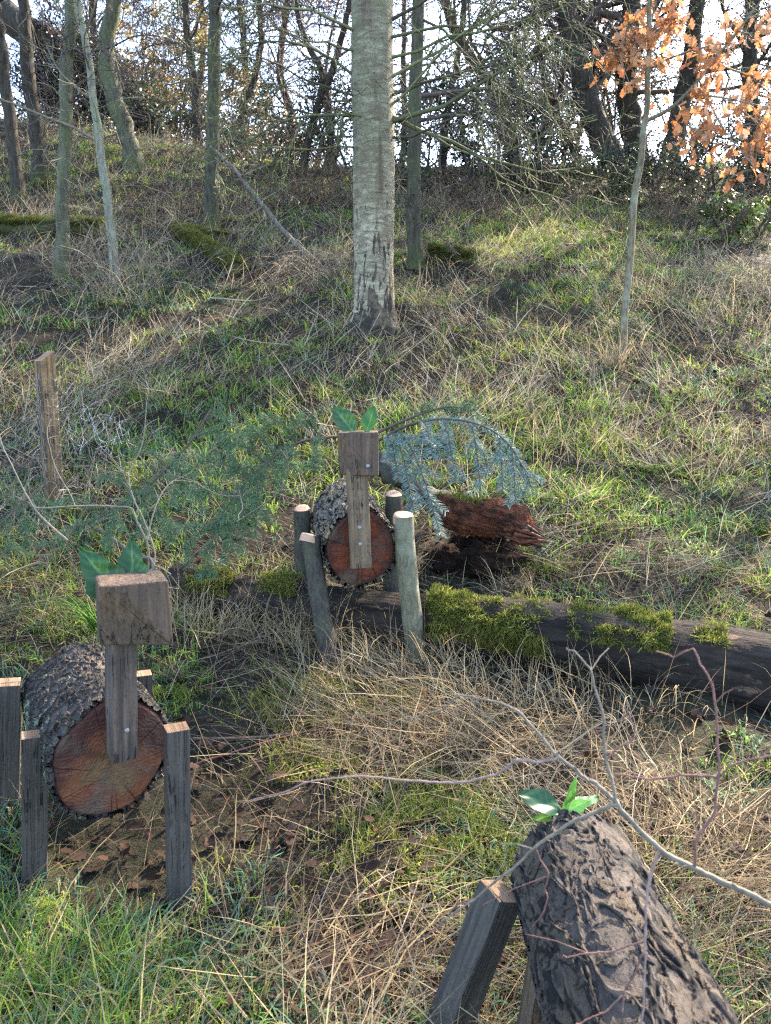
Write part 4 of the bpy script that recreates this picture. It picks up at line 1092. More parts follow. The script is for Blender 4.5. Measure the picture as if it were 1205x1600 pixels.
def mossy(label, p0, p1, r, seed):
    a = onground(*p0); b = onground(*p1); a.z += r * .5; b.z += r * .5
    t = thing("mossy_log", label, "log", a, "mossy logs on the slope")
    curved_log("trunk", a, b, lambda s: r + 0 * s, M_BARKMOSS, t, seed, .02, 40, 80)
    mb = MB(); L_ = (b - a).length
    moss_mat(mb, a, b - a, int(9000 * L_), (.0, L_), (-1.3, 1.4), lambda s: r + 0 * s, seed, [(.09, .11, .02), (.065, .08, .018), (.12, .13, .025), (.09, .07, .03)], (.02, .06))
    mb.build("moss_mat", M_MOSS, t)
mossy("mossy fallen log right of the dark grey trunk's foot", (278, 368), (372, 432), .10, 51)
mossy("mossy log lying level across the left edge of the slope", (-20, 362), (165, 366), .11, 52)
mossy("short mossy log under the dark grey trunk", (292, 372), (352, 380), .09, 53)
mossy("low mossy hump of a log right of the trunk behind the birch", (668, 402), (745, 412), .08, 54)

def thicket(name, label, cat, base, w, h, n, cols, seed, depth=.6, r=.004, group=None):
    rr = random.Random(seed); t = thing(name, label, cat, base, group); ps = []
    for k in range(n):
        x = rr.gauss(0, w * .45); y = rr.uniform(-depth, depth); z0 = gz(base.x + x, base.y + y) - base.z
        d = Vector((rr.gauss(0, .7), rr.gauss(0, .5), 1)).normalized(); L_ = h * rr.uniform(.5, 1.5); p = Vector((x, y, z0 - .02)); P = [p]
        for j in range(5):
            d = (d + Vector((rr.gauss(0, .22), rr.gauss(0, .22), -.20 + rr.gauss(0, .15)))).normalized(); p = p + d * L_ / 5; P.append(p)
        ps.append((P, [r * (1 - .13 * j) for j in range(6)], rr.choice(cols)))
        for q in range(3):
            i = rr.randrange(2, 5); dd = rot_dir(P[i + 1] - P[i], rr.uniform(.4, 1.2), rr); e = P[i] + dd * L_ * rr.uniform(.12, .35)
            ps.append(([P[i], P[i].lerp(e, .5) + Vector((0, 0, .01)), e], [r * .6, r * .5, r * .35], rr.choice(cols)))
    mb = MB(); tubes(mb, ps, 3); mb.build("canes", M_TWIG, t, Matrix.Translation(base))
BRN = [(.10, .055, .035), (.075, .05, .035), (.14, .09, .06), (.06, .04, .035)]
GRY = [(.20, .17, .13), (.27, .23, .17), (.15, .12, .09), (.11, .09, .07)]
TH = "thickets of bare canes on the slope"
thicket("bramble_thicket", "brown bramble thicket on the slope left of the birch", "thicket", onground(470, 315), 1.3, 1.0, 170, BRN, 61, .6, .005, TH)
thicket("bramble_thicket", "brown bramble thicket around the bush right of the birch", "thicket", onground(740, 335), 1.5, .8, 170, BRN, 62, .5, .005, TH)
thicket("twig_thicket", "pale grey thicket of bare canes at the right edge below the bright shrub", "thicket", onground(1130, 470), .9, .6, 190, GRY, 63, .5, .0035, TH)
thicket("bramble_thicket", "brown bramble thicket under the bush at the right", "thicket", onground(1130, 345), 1.6, .8, 150, BRN, 64, .5, .005, TH)
thicket("twig_thicket", "pale thicket of dead stems round the foot of the pale sapling", "thicket", onground(190, 462), .55, .75, 110, GRY, 65, .3, .0035, TH)
thicket("twig_thicket", "grey heap of dead twigs left of the birch's foot", "thicket", onground(500, 425), .45, .4, 120, GRY, 66, .3, .0035, TH)
thicket("bramble_thicket", "brown bramble thicket left of the mossy level log", "thicket", onground(250, 330), 1.0, .7, 110, BRN, 67, .5, .0045, TH)
thicket("twig_thicket", "low tangle of pale stems beside the wire-wrapped post", "thicket", onground(60, 800), .45, .35, 110, GRY, 68, .3, .003, TH)
thicket("bramble_thicket", "purplish bramble tangle behind the fir boughs", "thicket", onground(235, 760), .55, .35, 90, REDT + GRY, 69, .3, .003, TH)

# ---------------- fir branches
def fir_branch(label, main, side_specs, seed, cols, nl=.031, r0=.009, droop=.35):
    """main: stem points; side_specs: (fraction, tip point) twigs; needles combed along both sides"""
    rr = random.Random(seed); r = np.random.default_rng(seed); base = main[0]
    t = thing("fir_branch", label, "fir branch", base, "cut fir branches laid on the bank")
    P = spline(main, 30); tw = [(P, np.linspace(r0, .003, 30), (.07, .05, .035))]; lines = [(P[8:], nl)]
    for f, tip in side_specs:
        i = int(f * 29); a = Vector(P[i]); tip = Vector(tip); L_ = (tip - a).length
        mid = a.lerp(tip, .45) + Vector((0, 0, L_ * .12))
        q = spline([a, mid, tip], 14); tw.append((q, np.linspace(.0045, .0018, 14), (.08, .06, .035))); lines.append((q, nl))
        for k in range(int(1 + L_ / .11)):            # side shoots in the branch plane
            j = rr.randrange(2, 13); s = 1 if k % 2 else -1
            ax = Vector(q[min(j + 1, 13)] - q[j]).normalized(); pl = ax.cross(Vector((rr.gauss(0, .2), 1, .35))).normalized()
            e = Vector(q[j]) + (ax * .85 + pl * s * .7).normalized() * rr.uniform(.08, .15) * (1.2 - j / 18) + Vector((0, 0, -.012))
            qq = spline([Vector(q[j]), Vector(q[j]).lerp(e, .5) + Vector((0, 0, .004)), e], 8); tw.append((qq, np.linspace(.002, .0012, 8), (.09, .07, .035))); lines.append((qq, nl * .9))
    mb = MB(); tubes(mb, [(np.asarray(p) - np.array(base), rad, c) for p, rad, c in tw], 5)
    mb.build("stem", M_TWIG, t, Matrix.Translation(base))
    nd = MB(); cols = np.array(cols)
    for q, ln in lines:
        q = np.asarray(q); seg = np.linalg.norm(np.diff(q, axis=0), axis=1); cum = np.concatenate([[0], np.cumsum(seg)])
        n = int(cum[-1] / .0015); u = r.uniform(0, cum[-1], n)
        p = np.stack([np.interp(u, cum, q[:, k]) for k in range(3)], -1); i = np.clip(np.searchsorted(cum, u) - 1, 0, len(seg) - 1)
        T = (q[i + 1] - q[i]) / seg[i][:, None]
        ref = np.array([0, -.75, .65]) + r.normal(0, .25, (n, 3)); s = np.cross(T, ref); s /= np.linalg.norm(s, axis=1, keepdims=True) + 1e-9
        s *= np.where(r.random(n) < .5, 1, -1)[:, None]
        up = np.cross(s, T) ; d = s * .85 + T * .55 + up * r.uniform(-.15, .3, (n, 1)); d /= np.linalg.norm(d, axis=1, keepdims=True)
        l_ = ln * r.uniform(.75, 1.15, n)[:, None]; w = np.cross(d, ref); w /= np.linalg.norm(w, axis=1, keepdims=True) + 1e-9; w *= .0013
        V = np.stack([p - w, p + w, p + d * l_ + w * .6, p + d * l_ - w * .6], 1) - np.array(base)
        c = cols[r.integers(0, len(cols), n)] * r.uniform(.75, 1.25, (n, 1))
        nd.add(V.reshape(-1, 3), q=np.arange(n * 4).reshape(-1, 4), c=np.repeat(c, 4, 0))
    nd.build("needles", M_NEEDLE, t, Matrix.Translation(base))
BLUE = [(.095, .15, .125), (.13, .185, .165), (.06, .11, .07), (.18, .235, .225)]
DKG = [(.045, .095, .038), (.058, .115, .046), (.034, .07, .032), (.09, .145, .07)]
Yb = 3.55
fir_branch("blue-green fir bough drooping behind the right of the leaf-eared log reindeer", [at(588, 690, 3.75), at(640, 664, 3.65), at(700, 655, 3.55), at(760, 668, 3.5), at(800, 700, 3.46), at(822, 745, 3.44)],
    [(.08, at(624, 752, 3.5)), (.16, at(690, 838, 3.38)), (.13, at(648, 800, 3.42)), (.40, at(712, 752, 3.42)), (.55, at(752, 770, 3.42)), (.70, at(786, 768, 3.4)), (.80, at(806, 785, 3.4)), (.90, at(834, 772, 3.42)), (.30, at(676, 716, 3.4))], 71, BLUE)
fir_branch("small dark fir shoot rising above the blue-green bough", [at(590, 676, 3.9), at(650, 650, 3.85), at(700, 636, 3.85), at(745, 640, 3.85)], [(.4, at(660, 632, 3.85)), (.6, at(725, 655, 3.85)), (.75, at(712, 668, 3.85)), (.8, at(760, 655, 3.85))], 72, DKG)
fir_branch("large dark green fir bough hanging left of the leaf-eared log reindeer", [at(540, 680, 3.75), at(470, 690, 3.6), at(420, 720, 3.5), at(370, 770, 3.42), at(330, 830, 3.38)],
    [(.15, at(470, 650, 3.6)), (.2, at(500, 735, 3.5)), (.3, at(420, 650, 3.5)), (.38, at(440, 770, 3.4)), (.45, at(380, 660, 3.5)), (.5, at(395, 800, 3.4)), (.55, at(340, 690, 3.4)), (.62, at(400, 840, 3.36)), (.66, at(310, 720, 3.4)), (.75, at(350, 880, 3.34)), (.8, at(290, 770, 3.35)), (.9, at(320, 900, 3.34)), (.95, at(290, 860, 3.33)), (.7, at(378, 868, 3.33)), (.35, at(455, 715, 3.45)), (.6, at(360, 730, 3.4))], 73, DKG)
fir_branch("dark green fir bough lying low along the left between post and log", [at(330, 640, 4.0), at(290, 700, 3.9), at(230, 760, 3.75), at(170, 800, 3.6), at(110, 830, 3.5)],
    [(.1, at(360, 655, 3.9)), (.2, at(380, 690, 3.8)), (.3, at(270, 790, 3.7)), (.4, at(220, 700, 3.8)), (.5, at(220, 840, 3.6)), (.6, at(160, 740, 3.7)), (.7, at(170, 860, 3.5)), (.8, at(100, 780, 3.5)), (.35, at(320, 800, 3.7)), (.55, at(270, 850, 3.6)), (.9, at(80, 850, 3.45))], 74, DKG)
fir_branch("dark fir bough at the left edge below the wire-wrapped post", [at(60, 765, 3.9), at(30, 790, 3.8), at(0, 820, 3.7), at(-40, 850, 3.6)], [(.1, at(70, 820, 3.8)), (.3, at(45, 850, 3.7)), (.4, at(0, 770, 3.75)), (.6, at(15, 860, 3.65)), (.7, at(-30, 790, 3.65)), (.2, at(80, 790, 3.85))], 75, DKG)

# ---------------- bare foreground twigs
def twigs_obj(name, label, cat, root, polys, rad_end=.35, seed=1, nodes=True, shoots=0):
    rr = random.Random(seed); t = thing(name, label, cat, root); ps = []
    for pts, r0, r1, col in polys:
        pts = list(pts)
        if ps:                                   # side branches start on the wood they fork from
            allp = np.concatenate([np.asarray(q[0], float) for q in ps if len(q[0]) > 3]); dd = np.linalg.norm(allp - np.array(pts[0] - root), axis=1); j_ = int(dd.argmin())
            if dd[j_] < .3: pts[0] = Vector(allp[j_]) + root
        n = max(10, len(pts) * 8); P = spline(pts, n) - np.array(root)
        P[1:-1] += np.array([[rr.gauss(0, .00035) for _ in range(3)] for _ in range(n - 2)])
        wob = np.interp(np.arange(n), np.arange(0, n + 4, 5), [rr.gauss(0, .0032) for _ in range(len(range(0, n + 4, 5)))]); P[1:-1, 0] += wob[1:-1]; P[1:-1, 2] += wob[::-1][1:-1]
        R = .85 * np.linspace(r0, r1, n) * np.array([1 + (.16 if rr.random() < .06 else 0) for _ in range(n)])
        ps.append((P, R, col))
        for i in range(3, n - 1, 4):            # buds at the nodes
            a = Vector(P[i]); d = rot_dir(Vector(P[i + 1] - P[i - 1]), .55, rr); rb_ = max(.0007, R[i] * .62)
            ps.append(([a, a + d * rb_ * 3.2, a + d * rb_ * 5.5], [rb_, rb_ * .9, rb_ * .2], tuple(x * .8 for x in col)))
        for k in range(shoots):
            i = rr.randrange(n // 3, n); a = Vector(P[i]); d = rot_dir(Vector(P[min(i + 1, n - 1)] - P[max(i - 1, 0)]), rr.uniform(.4, 1.0), rr); L_ = rr.uniform(.03, .12)
            b = a + d * L_; ps.append(([a, a.lerp(b, .5) + Vector((0, 0, .004)), b], [r1 * .8, r1 * .7, r1 * .5], col))
    mb = MB(); tubes(mb, ps, 7); mb.build("twigs", M_TWIG, t, Matrix.Translation(root))
G1 = (.125, .108, .085); G2 = (.15, .125, .095); RD = (.14, .07, .06); PK = (.20, .135, .12)
def F(pts, Y0, Y1): return [at(a, b, Y0 + (Y1 - Y0) * k / (len(pts) - 1)) for k, (a, b) in enumerate(pts)]
rt = at(1290, 1450, .86)
twigs_obj("bare_branch", "bare grey forked branch reaching in from the right over the dark log", "branch", rt, [
    (F([(1290, 1450), (1205, 1416), (1120, 1370), (1040, 1328), (1000, 1300), (966, 1257)], .86, .95), .0050, .0036, G1),
    (F([(966, 1257), (930, 1222), (878, 1186), (830, 1135), (795, 1105), (740, 1090), (690, 1105), (630, 1130)], .95, 1.12), .0034, .0011, G1),
    (F([(964, 1258), (900, 1285), (850, 1315), (790, 1365), (735, 1408), (690, 1440)], .95, 1.05), .0034, .0014, G2),
    (F([(966, 1257), (950, 1195), (944, 1120), (925, 1050), (905, 1025), (885, 1012)], .95, 1.05), .0028, .0011, G1),
    (F([(880, 1186), (820, 1193), (760, 1212), (690, 1226), (630, 1220), (560, 1212), (500, 1220), (430, 1240), (380, 1256)], .97, 1.15), .0026, .0010, PK),
    (F([(1097, 1356), (1105, 1280), (1120, 1215), (1122, 1140), (1105, 1060), (1075, 1022), (1025, 1018)], .89, .99), .0026, .0012, RD),
    (F([(1118, 1208), (1160, 1190), (1215, 1180), (1270, 1160)], .93, .90), .0020, .0012, RD),
    (F([(1120, 1207), (1070, 1210), (1010, 1216), (960, 1212)], .93, .98), .0022, .0012, RD),
    (F([(1034, 1328), (1016, 1370), (1010, 1450), (1012, 1510), (1000, 1600), (998, 1660)], .93, .85), .0024, .0013, PK),
    (F([(1012, 1490), (985, 1540), (955, 1572), (900, 1600)], .89, .87), .0016, .0010, RD),
    (F([(1010, 1468), (960, 1485), (900, 1492), (878, 1498)], .90, .92), .0015, .0009, RD),
    (F([(840, 1320), (850, 1370), (852, 1410), (832, 1448)], 1.0, 1.0), .0018, .0010, RD),
    (F([(946, 1190), (990, 1150), (975, 1120), (930, 1150), (900, 1180)], .97, 1.0), .0016, .0009, RD),
    (F([(760, 1388), (700, 1430), (650, 1480)], 1.03, 1.08), .0018, .0009, RD)], seed=3, shoots=1)
rt = onground(150, 960)
twigs_obj("bare_shrub", "pale bare forking shrub behind the ivy-eared log reindeer", "shrub", rt, [
    (F([(150, 960), (118, 890), (106, 845), (132, 800), (160, 730), (178, 640), (188, 590)], rt.y, 2.6), .0052, .0013, G2),
    (F([(106, 845), (60, 800), (30, 755), (8, 705), (-10, 650)], 2.35, 2.5), .0042, .0013, G2),
    (F([(155, 740), (190, 790), (215, 820), (235, 868), (245, 890)], 2.5, 2.4), .0036, .0034, G1),
    (F([(150, 960), (205, 925), (240, 880), (225, 810), (205, 770), (205, 740), (222, 700), (232, 620), (228, 590)], 2.4, 2.7), .0042, .0012, G2),
    (F([(232, 850), (240, 800), (262, 760), (300, 735)], 2.4, 2.6), .0036, .0014, G2),
    (F([(205, 745), (190, 735), (175, 745)], 2.5, 2.5), .0024, .0012, G2),
    (F([(120, 780), (75, 690), (90, 620)], 2.5, 2.7), .0022, .0010, G1),
    (F([(180, 640), (150, 600), (140, 560)], 2.6, 2.7), .0018, .0009, G1)], seed=4, shoots=3)
rt = onground(252, 905)
twigs_obj("bare_branch", "smooth curved bare branch lying from the ivy ears towards the middle log reindeer", "branch", rt, [
    (F([(252, 905), (285, 885), (325, 848), (370, 815), (415, 785), (448, 752), (446, 700), (430, 655)], rt.y, 2.9), .0054, .0016, G2),
    (F([(370, 815), (380, 790), (372, 765)], 2.6, 2.7), .0022, .0011, G1),
    (F([(415, 785), (340, 772), (300, 752), (262, 740)], 2.75, 2.9), .0022, .0011, G1)], seed=5, shoots=2)
d0 = onground(240, 890); twigs_obj("dead_stick", "dark broken stick lying on the straw behind the ivy ears", "stick", d0, [([d0 + Vector((.02, -.03, .03)), at(205, 862, d0.y + .05), at(150, 826, d0.y + .25)], .018, .012, (.06, .05, .042))], seed=6)
def gstick(label, pts, r, col, seed):
    P = [onground(*p) + Vector((0, 0, .02 + r)) for p in pts]
    twigs_obj("stick", label, "stick", P[0], [(P, r, r * .6, col)], seed=seed)
    bpy.data.objects[list(MW.keys())[-2]]['group'] = "sticks lying on the ground"
gstick("long straight brown stick lying in the dark hollow right of the ivy-eared reindeer", [(300, 1166), (420, 1162), (530, 1150)], .006, (.12, .08, .055), 11)
gstick("reddish thin stick lying just below the long straight brown one", [(310, 1205), (420, 1170), (520, 1145)], .004, (.15, .06, .045), 12)
gstick("thin dark twisting stick standing out of the litter at the bottom middle", [(440, 1360), (470, 1470), (510, 1560), (530, 1600)], .003, (.05, .04, .04), 13)
gstick("pale thin stick crossing the slope below the birch", [(300, 500), (360, 530), (450, 545)], .007, (.25, .2, .15), 14)
gstick("pale stick lying on the slope right of the pale sapling", [(330, 470), (392, 474), (420, 468)], .007, (.28, .24, .19), 15)

# ---------------- ferns
def fern(label, base, n, L_, col, seed):
    rr = random.Random(seed); t = thing("fern", label, "fern", base, "small ferns in the grass"); mb = MB()
    for k in range(n):
        az = rr.uniform(0, 6.28); d = Vector((math.cos(az), math.sin(az), 0)); ln = L_ * rr.uniform(.7, 1.2)
        P = [Vector((0, 0, 0)) + d * ln * .75 * u + Vector((0, 0, ln * (1.0 * u - .75 * u * u))) for u in np.linspace(0, 1, 16)]
        tubes(mb, [(P, np.linspace(.0016, .0005, 16), np.array(col) * .8)], 4)
        s = d.cross(Vector((0, 0, 1)))
        for j in range(2, 16):
            for sg in (-1, 1):
                w = ln * .26 * math.sin(PI * min(1, (j + 1) / 17)) ** .7; e = P[j] + s * sg * w + d * w * .35 - Vector((0, 0, w * .15)); h_ = d * ln * .022
                c = np.array(col) * rr.uniform(.7, 1.3)
                mb.add([P[j] - h_, P[j] + h_, e + h_ * .3, e - h_ * .3], q=[[0, 1, 2, 3]], c=c)
    mb.build("fronds", M_MOSS, t, Matrix.Translation(base))
fern("small yellow-green fern by the left front stake of the ivy-eared reindeer", onground(52, 1440), 5, .075, (.18, .24, .03), 1)
fern("second small yellow-green fern right of that stake", onground(84, 1436), 4, .055, (.20, .25, .035), 2)
fern("bright green fern patch in the grass right of the fir bough", onground(1020, 742), 14, .22, (.11, .17, .025), 3)
fern("green fern leaning over the slope right of the bright fern patch", onground(1080, 752), 10, .20, (.13, .18, .03), 4)
fern("tiny green fern beside the splayed stake of the dark log", onground(655, 1585), 6, .06, (.07, .15, .03), 6)
#@@PART4

# ------------------------------------------------------------------ grass, straw, litter, moss on the ground
def sample_roots(n, seed, y0=.62, y1=23.5, p=1.3):
    r = np.random.default_rng(seed)
    yy = np.linspace(y0, y1, 4000); w = yy ** -p * (.64 * yy + .45); c = np.cumsum(w); c /= c[-1]
    y = np.interp(r.random(n), c, yy); x = r.uniform(-1, 1, n) * (.64 * y + .45)
    return x, y

def blades(mb, x, y, az, L, Wd, t0, k, col, segs=4, lift=0.0, tipcol=None, tipf=0.0, rseed=0, power=1.3, twist=.8):
    r = np.random.default_rng(rseed); n = len(x)
    s = np.linspace(0, 1, segs + 1)
    P = np.zeros((n, segs + 1, 3)); P[:, 0, 0] = x; P[:, 0, 1] = y; P[:, 0, 2] = hz(x, y) - .01 + lift
    a = az.copy()
    for j in range(1, segs + 1):
        t = t0 + k * ((j - .5) / segs) ** power; st = L / segs
        a = a + r.normal(0, .12, n)
        P[:, j, 0] = P[:, j - 1, 0] + np.sin(t) * np.cos(a) * st
        P[:, j, 1] = P[:, j - 1, 1] + np.sin(t) * np.sin(a) * st
        P[:, j, 2] = P[:, j - 1, 2] + np.cos(t) * st
    g = hz(P[:, 1:, 0], P[:, 1:, 1]) + .004 + r.uniform(0, .03, n)[:, None]
    P[:, 1:, 2] = np.maximum(P[:, 1:, 2], g)
    aw = az + r.normal(0, twist, n)
    side = np.stack([-np.sin(aw), np.cos(aw), r.normal(0, .35, n)], -1)
    wt = np.interp(s, [0, .3, .7, 1], [.75, 1, .7, .12])
    off = side[:, None] * (wt[None, :, None] * Wd[:, None, None] * .5)
    V = np.stack([P - off, P + off], 2)                       # n, segs+1, 2, 3
    m = (segs + 1) * 2
    j = np.arange(segs) * 2
    q = np.stack([j, j + 1, j + 3, j + 2], -1)
    Q = (q[None] + (np.arange(n) * m)[:, None, None]).reshape(-1, 4)
    C = np.repeat(col[:, None], segs + 1, 1)
    if tipcol is not None:
        f = (np.clip((s - .55) / .45, 0, 1)[None, :, None] * np.asarray(tipf).reshape(-1, 1, 1)); C = C * (1 - f) + np.array(tipcol)[None, None] * f
    C = np.repeat(C[:, :, None], 2, 2)
    mb.add(V.reshape(-1, 3), q=Q, c=C.reshape(-1, 3))

# where the photo shows lusher grass, flopped straw, bare litter: (column, row, radius m, green, straw)
SPOTS = [(110, 1540, .40, 1.5, .55), (330, 1500, .15, -.2, .2), (640, 1140, .55, -.5, .9), (480, 1010, .30, -.8, 1.3), (1080, 1400, .36, -.7, 1.5), (950, 1290, .2, -.2, .6),
         (190, 1370, .20, -2.6, -.9), (170, 1300, .2, -2., -.5), (400, 1110, .30, -.9, -.3), (740, 890, .26, -2.2, -2.0), (400, 1070, .2, -1, -1), (1000, 880, .5, -.5, .9), (1000, 820, .4, .7, .1), (640, 650, .7, .9, .2), (880, 640, .8, .5, .5),
         (760, 1290, .14, .5, -.4), (480, 1230, .3, -.3, .0), (60, 960, .4, -.4, .9), (200, 960, .3, -.2, .5), (900, 1090, .4, -.5, .3), (1100, 1140, .3, -.2, .2), (450, 1430, .30, -.9, -.2), (380, 1540, .2, -.5, .1), (560, 1360, .25, -.8, -.4), (420, 1320, .2, -.8, -.8), (610, 1470, .15, -.5, -.6), (330, 1180, .16, -1, -.8), (1150, 1130, .2, -.3, -.6), (350, 1240, .2, -.8, -.2), (1000, 560, .8, .2, .3), (40, 450, .6, -.8, -.5), (700, 440, .9, -.6, -.4),
         (250, 560, .9, -.1, .3), (1100, 660, .7, .4, .4), (850, 360, 1.6, .6, -.2), (200, 240, 2.5, .3, .8), (460, 480, .8, -.2, .3), (620, 1540, .25, -.8, .5), (60, 690, .5, -.4, .7)]
SPW = [(*onground(a, b).xy, r_, g, s_) for a, b, r_, g, s_ in SPOTS]
def fields(x, y):
    g = (fbm(x * .75, y * .75, 41) - .5) * 2.8 + (fbm(x * 2.6, y * 2.6, 42) - .5) * 2.0
    s = (fbm(x * .8, y * .8, 51) - .5) * 2.4 + (fbm(x * 2.4, y * 2.4, 52) - .5) * 2.0
    for cx_, cy_, r_, a, b in SPW:
        w = np.exp(-((x - cx_) ** 2 + (y - cy_) ** 2) / r_ ** 2); g = g + a * w; s = s + b * w
    up = smooth((y - 4) / 2.5)
    return g - .12 * up, s + .40 * up

def seg_clear(x, y, a, b, r):
    """True where a root is outside a log lying from a to b"""
    ax, ay = a.x, a.y; dx, dy = b.x - ax, b.y - ay; tt = np.clip(((x - ax) * dx + (y - ay) * dy) / (dx * dx + dy * dy), 0, 1)
    return np.hypot(x - ax - dx * tt, y - ay - dy * tt) > r

def clumped(n_t, per, seed, spread, p=1.3):
    x, y = sample_roots(n_t, seed, p=p); r = np.random.default_rng(seed + 1)
    return x, y, r

def make_grass():
    mb = MB()
    x, y, r = clumped(26000, 0, 500, 0)
    g, s = fields(x, y)
    keep = r.random(len(x)) < np.clip(.55 + .55 * g, .0, 1.0); x, y, g = x[keep], y[keep], g[keep]
    nt = len(x); per = r.integers(7, 20, nt); idx = np.repeat(np.arange(nt), per); n = len(idx)
    far = np.clip(y / 5, .7, 6)
    sp = (.018 + .024 * r.random(nt)) * far ** .6
    rx = x[idx] + r.normal(0, 1, n) * sp[idx]; ry = y[idx] + r.normal(0, 1, n) * sp[idx]
    out = np.arctan2(ry - y[idx], rx - x[idx]); az = out + r.normal(0, .8, n)
    Lt = np.clip((.045 + .06 * r.random(nt) ** 1.5 + .025 * np.clip(g, -1, 2) + .06 * np.clip(g - 1.1, 0, 1.2)) * np.interp(y, [1, 2.5, 5], [.8, .9, 1.15]), .03, .20)
    L = Lt[idx] * r.uniform(.5, 1.4, n)
    Wd = r.uniform(.0028, .0068, n) * np.clip((ry / 3.5), .75, 4) ** .55
    t0 = np.abs(r.normal(.45, .35, n)); k = r.uniform(.3, 2.0, n)
    pal = np.array([(.10, .21, .030), (.065, .15, .050), (.16, .26, .030), (.085, .17, .095), (.23, .28, .042), (.055, .12, .055), (.10, .19, .115)])
    hue = fbm(x * 1.1, y * 1.1, 71)
    pi = r.integers(0, 7, nt)
    pi = np.where((hue > .5) & (r.random(nt) < .65), r.choice([0, 2, 4], nt), pi)
    sun_glow = np.zeros(nt)  # sun patches painted in as yellower blades around these spots
    for a_, b_, r_ in ((640, 660, .9), (880, 670, 1.0), (480, 690, .7), (1080, 690, .9), (880, 370, 1.8), (160, 250, 2.5)):
        c_ = onground(a_, b_); sun_glow = np.maximum(sun_glow, np.exp(-((x - c_.x) ** 2 + (y - c_.y) ** 2) / r_ ** 2))
    pi = np.where(r.random(nt) < sun_glow * .85, r.choice([0, 2, 4, 4], nt), pi)
    pi = np.where((y < 3) & (g < .8) & (sun_glow < .4) & (r.random(nt) < .45), r.choice([3, 6], nt), pi)
    col = pal[pi][idx] * r.uniform(.55, 1.35, (n, 1))
    dry = r.random(n) < .10
    col[dry] = np.array([.34, .27, .14]) * r.uniform(.6, 1.1, (dry.sum(), 1))
    ok = seg_clear(rx, ry, la, lb, .13) & seg_clear(rx, ry, ra, rb, .11)
    f = lambda v: v[ok]
    blades(mb, f(rx), f(ry), f(az), f(L), f(Wd), f(t0), f(k), col[ok], 4, 0, (.36, .30, .15), f(r.random(n) * .5), 601)
    tag(mb.build("grass", M_GRASS), kind="stuff")

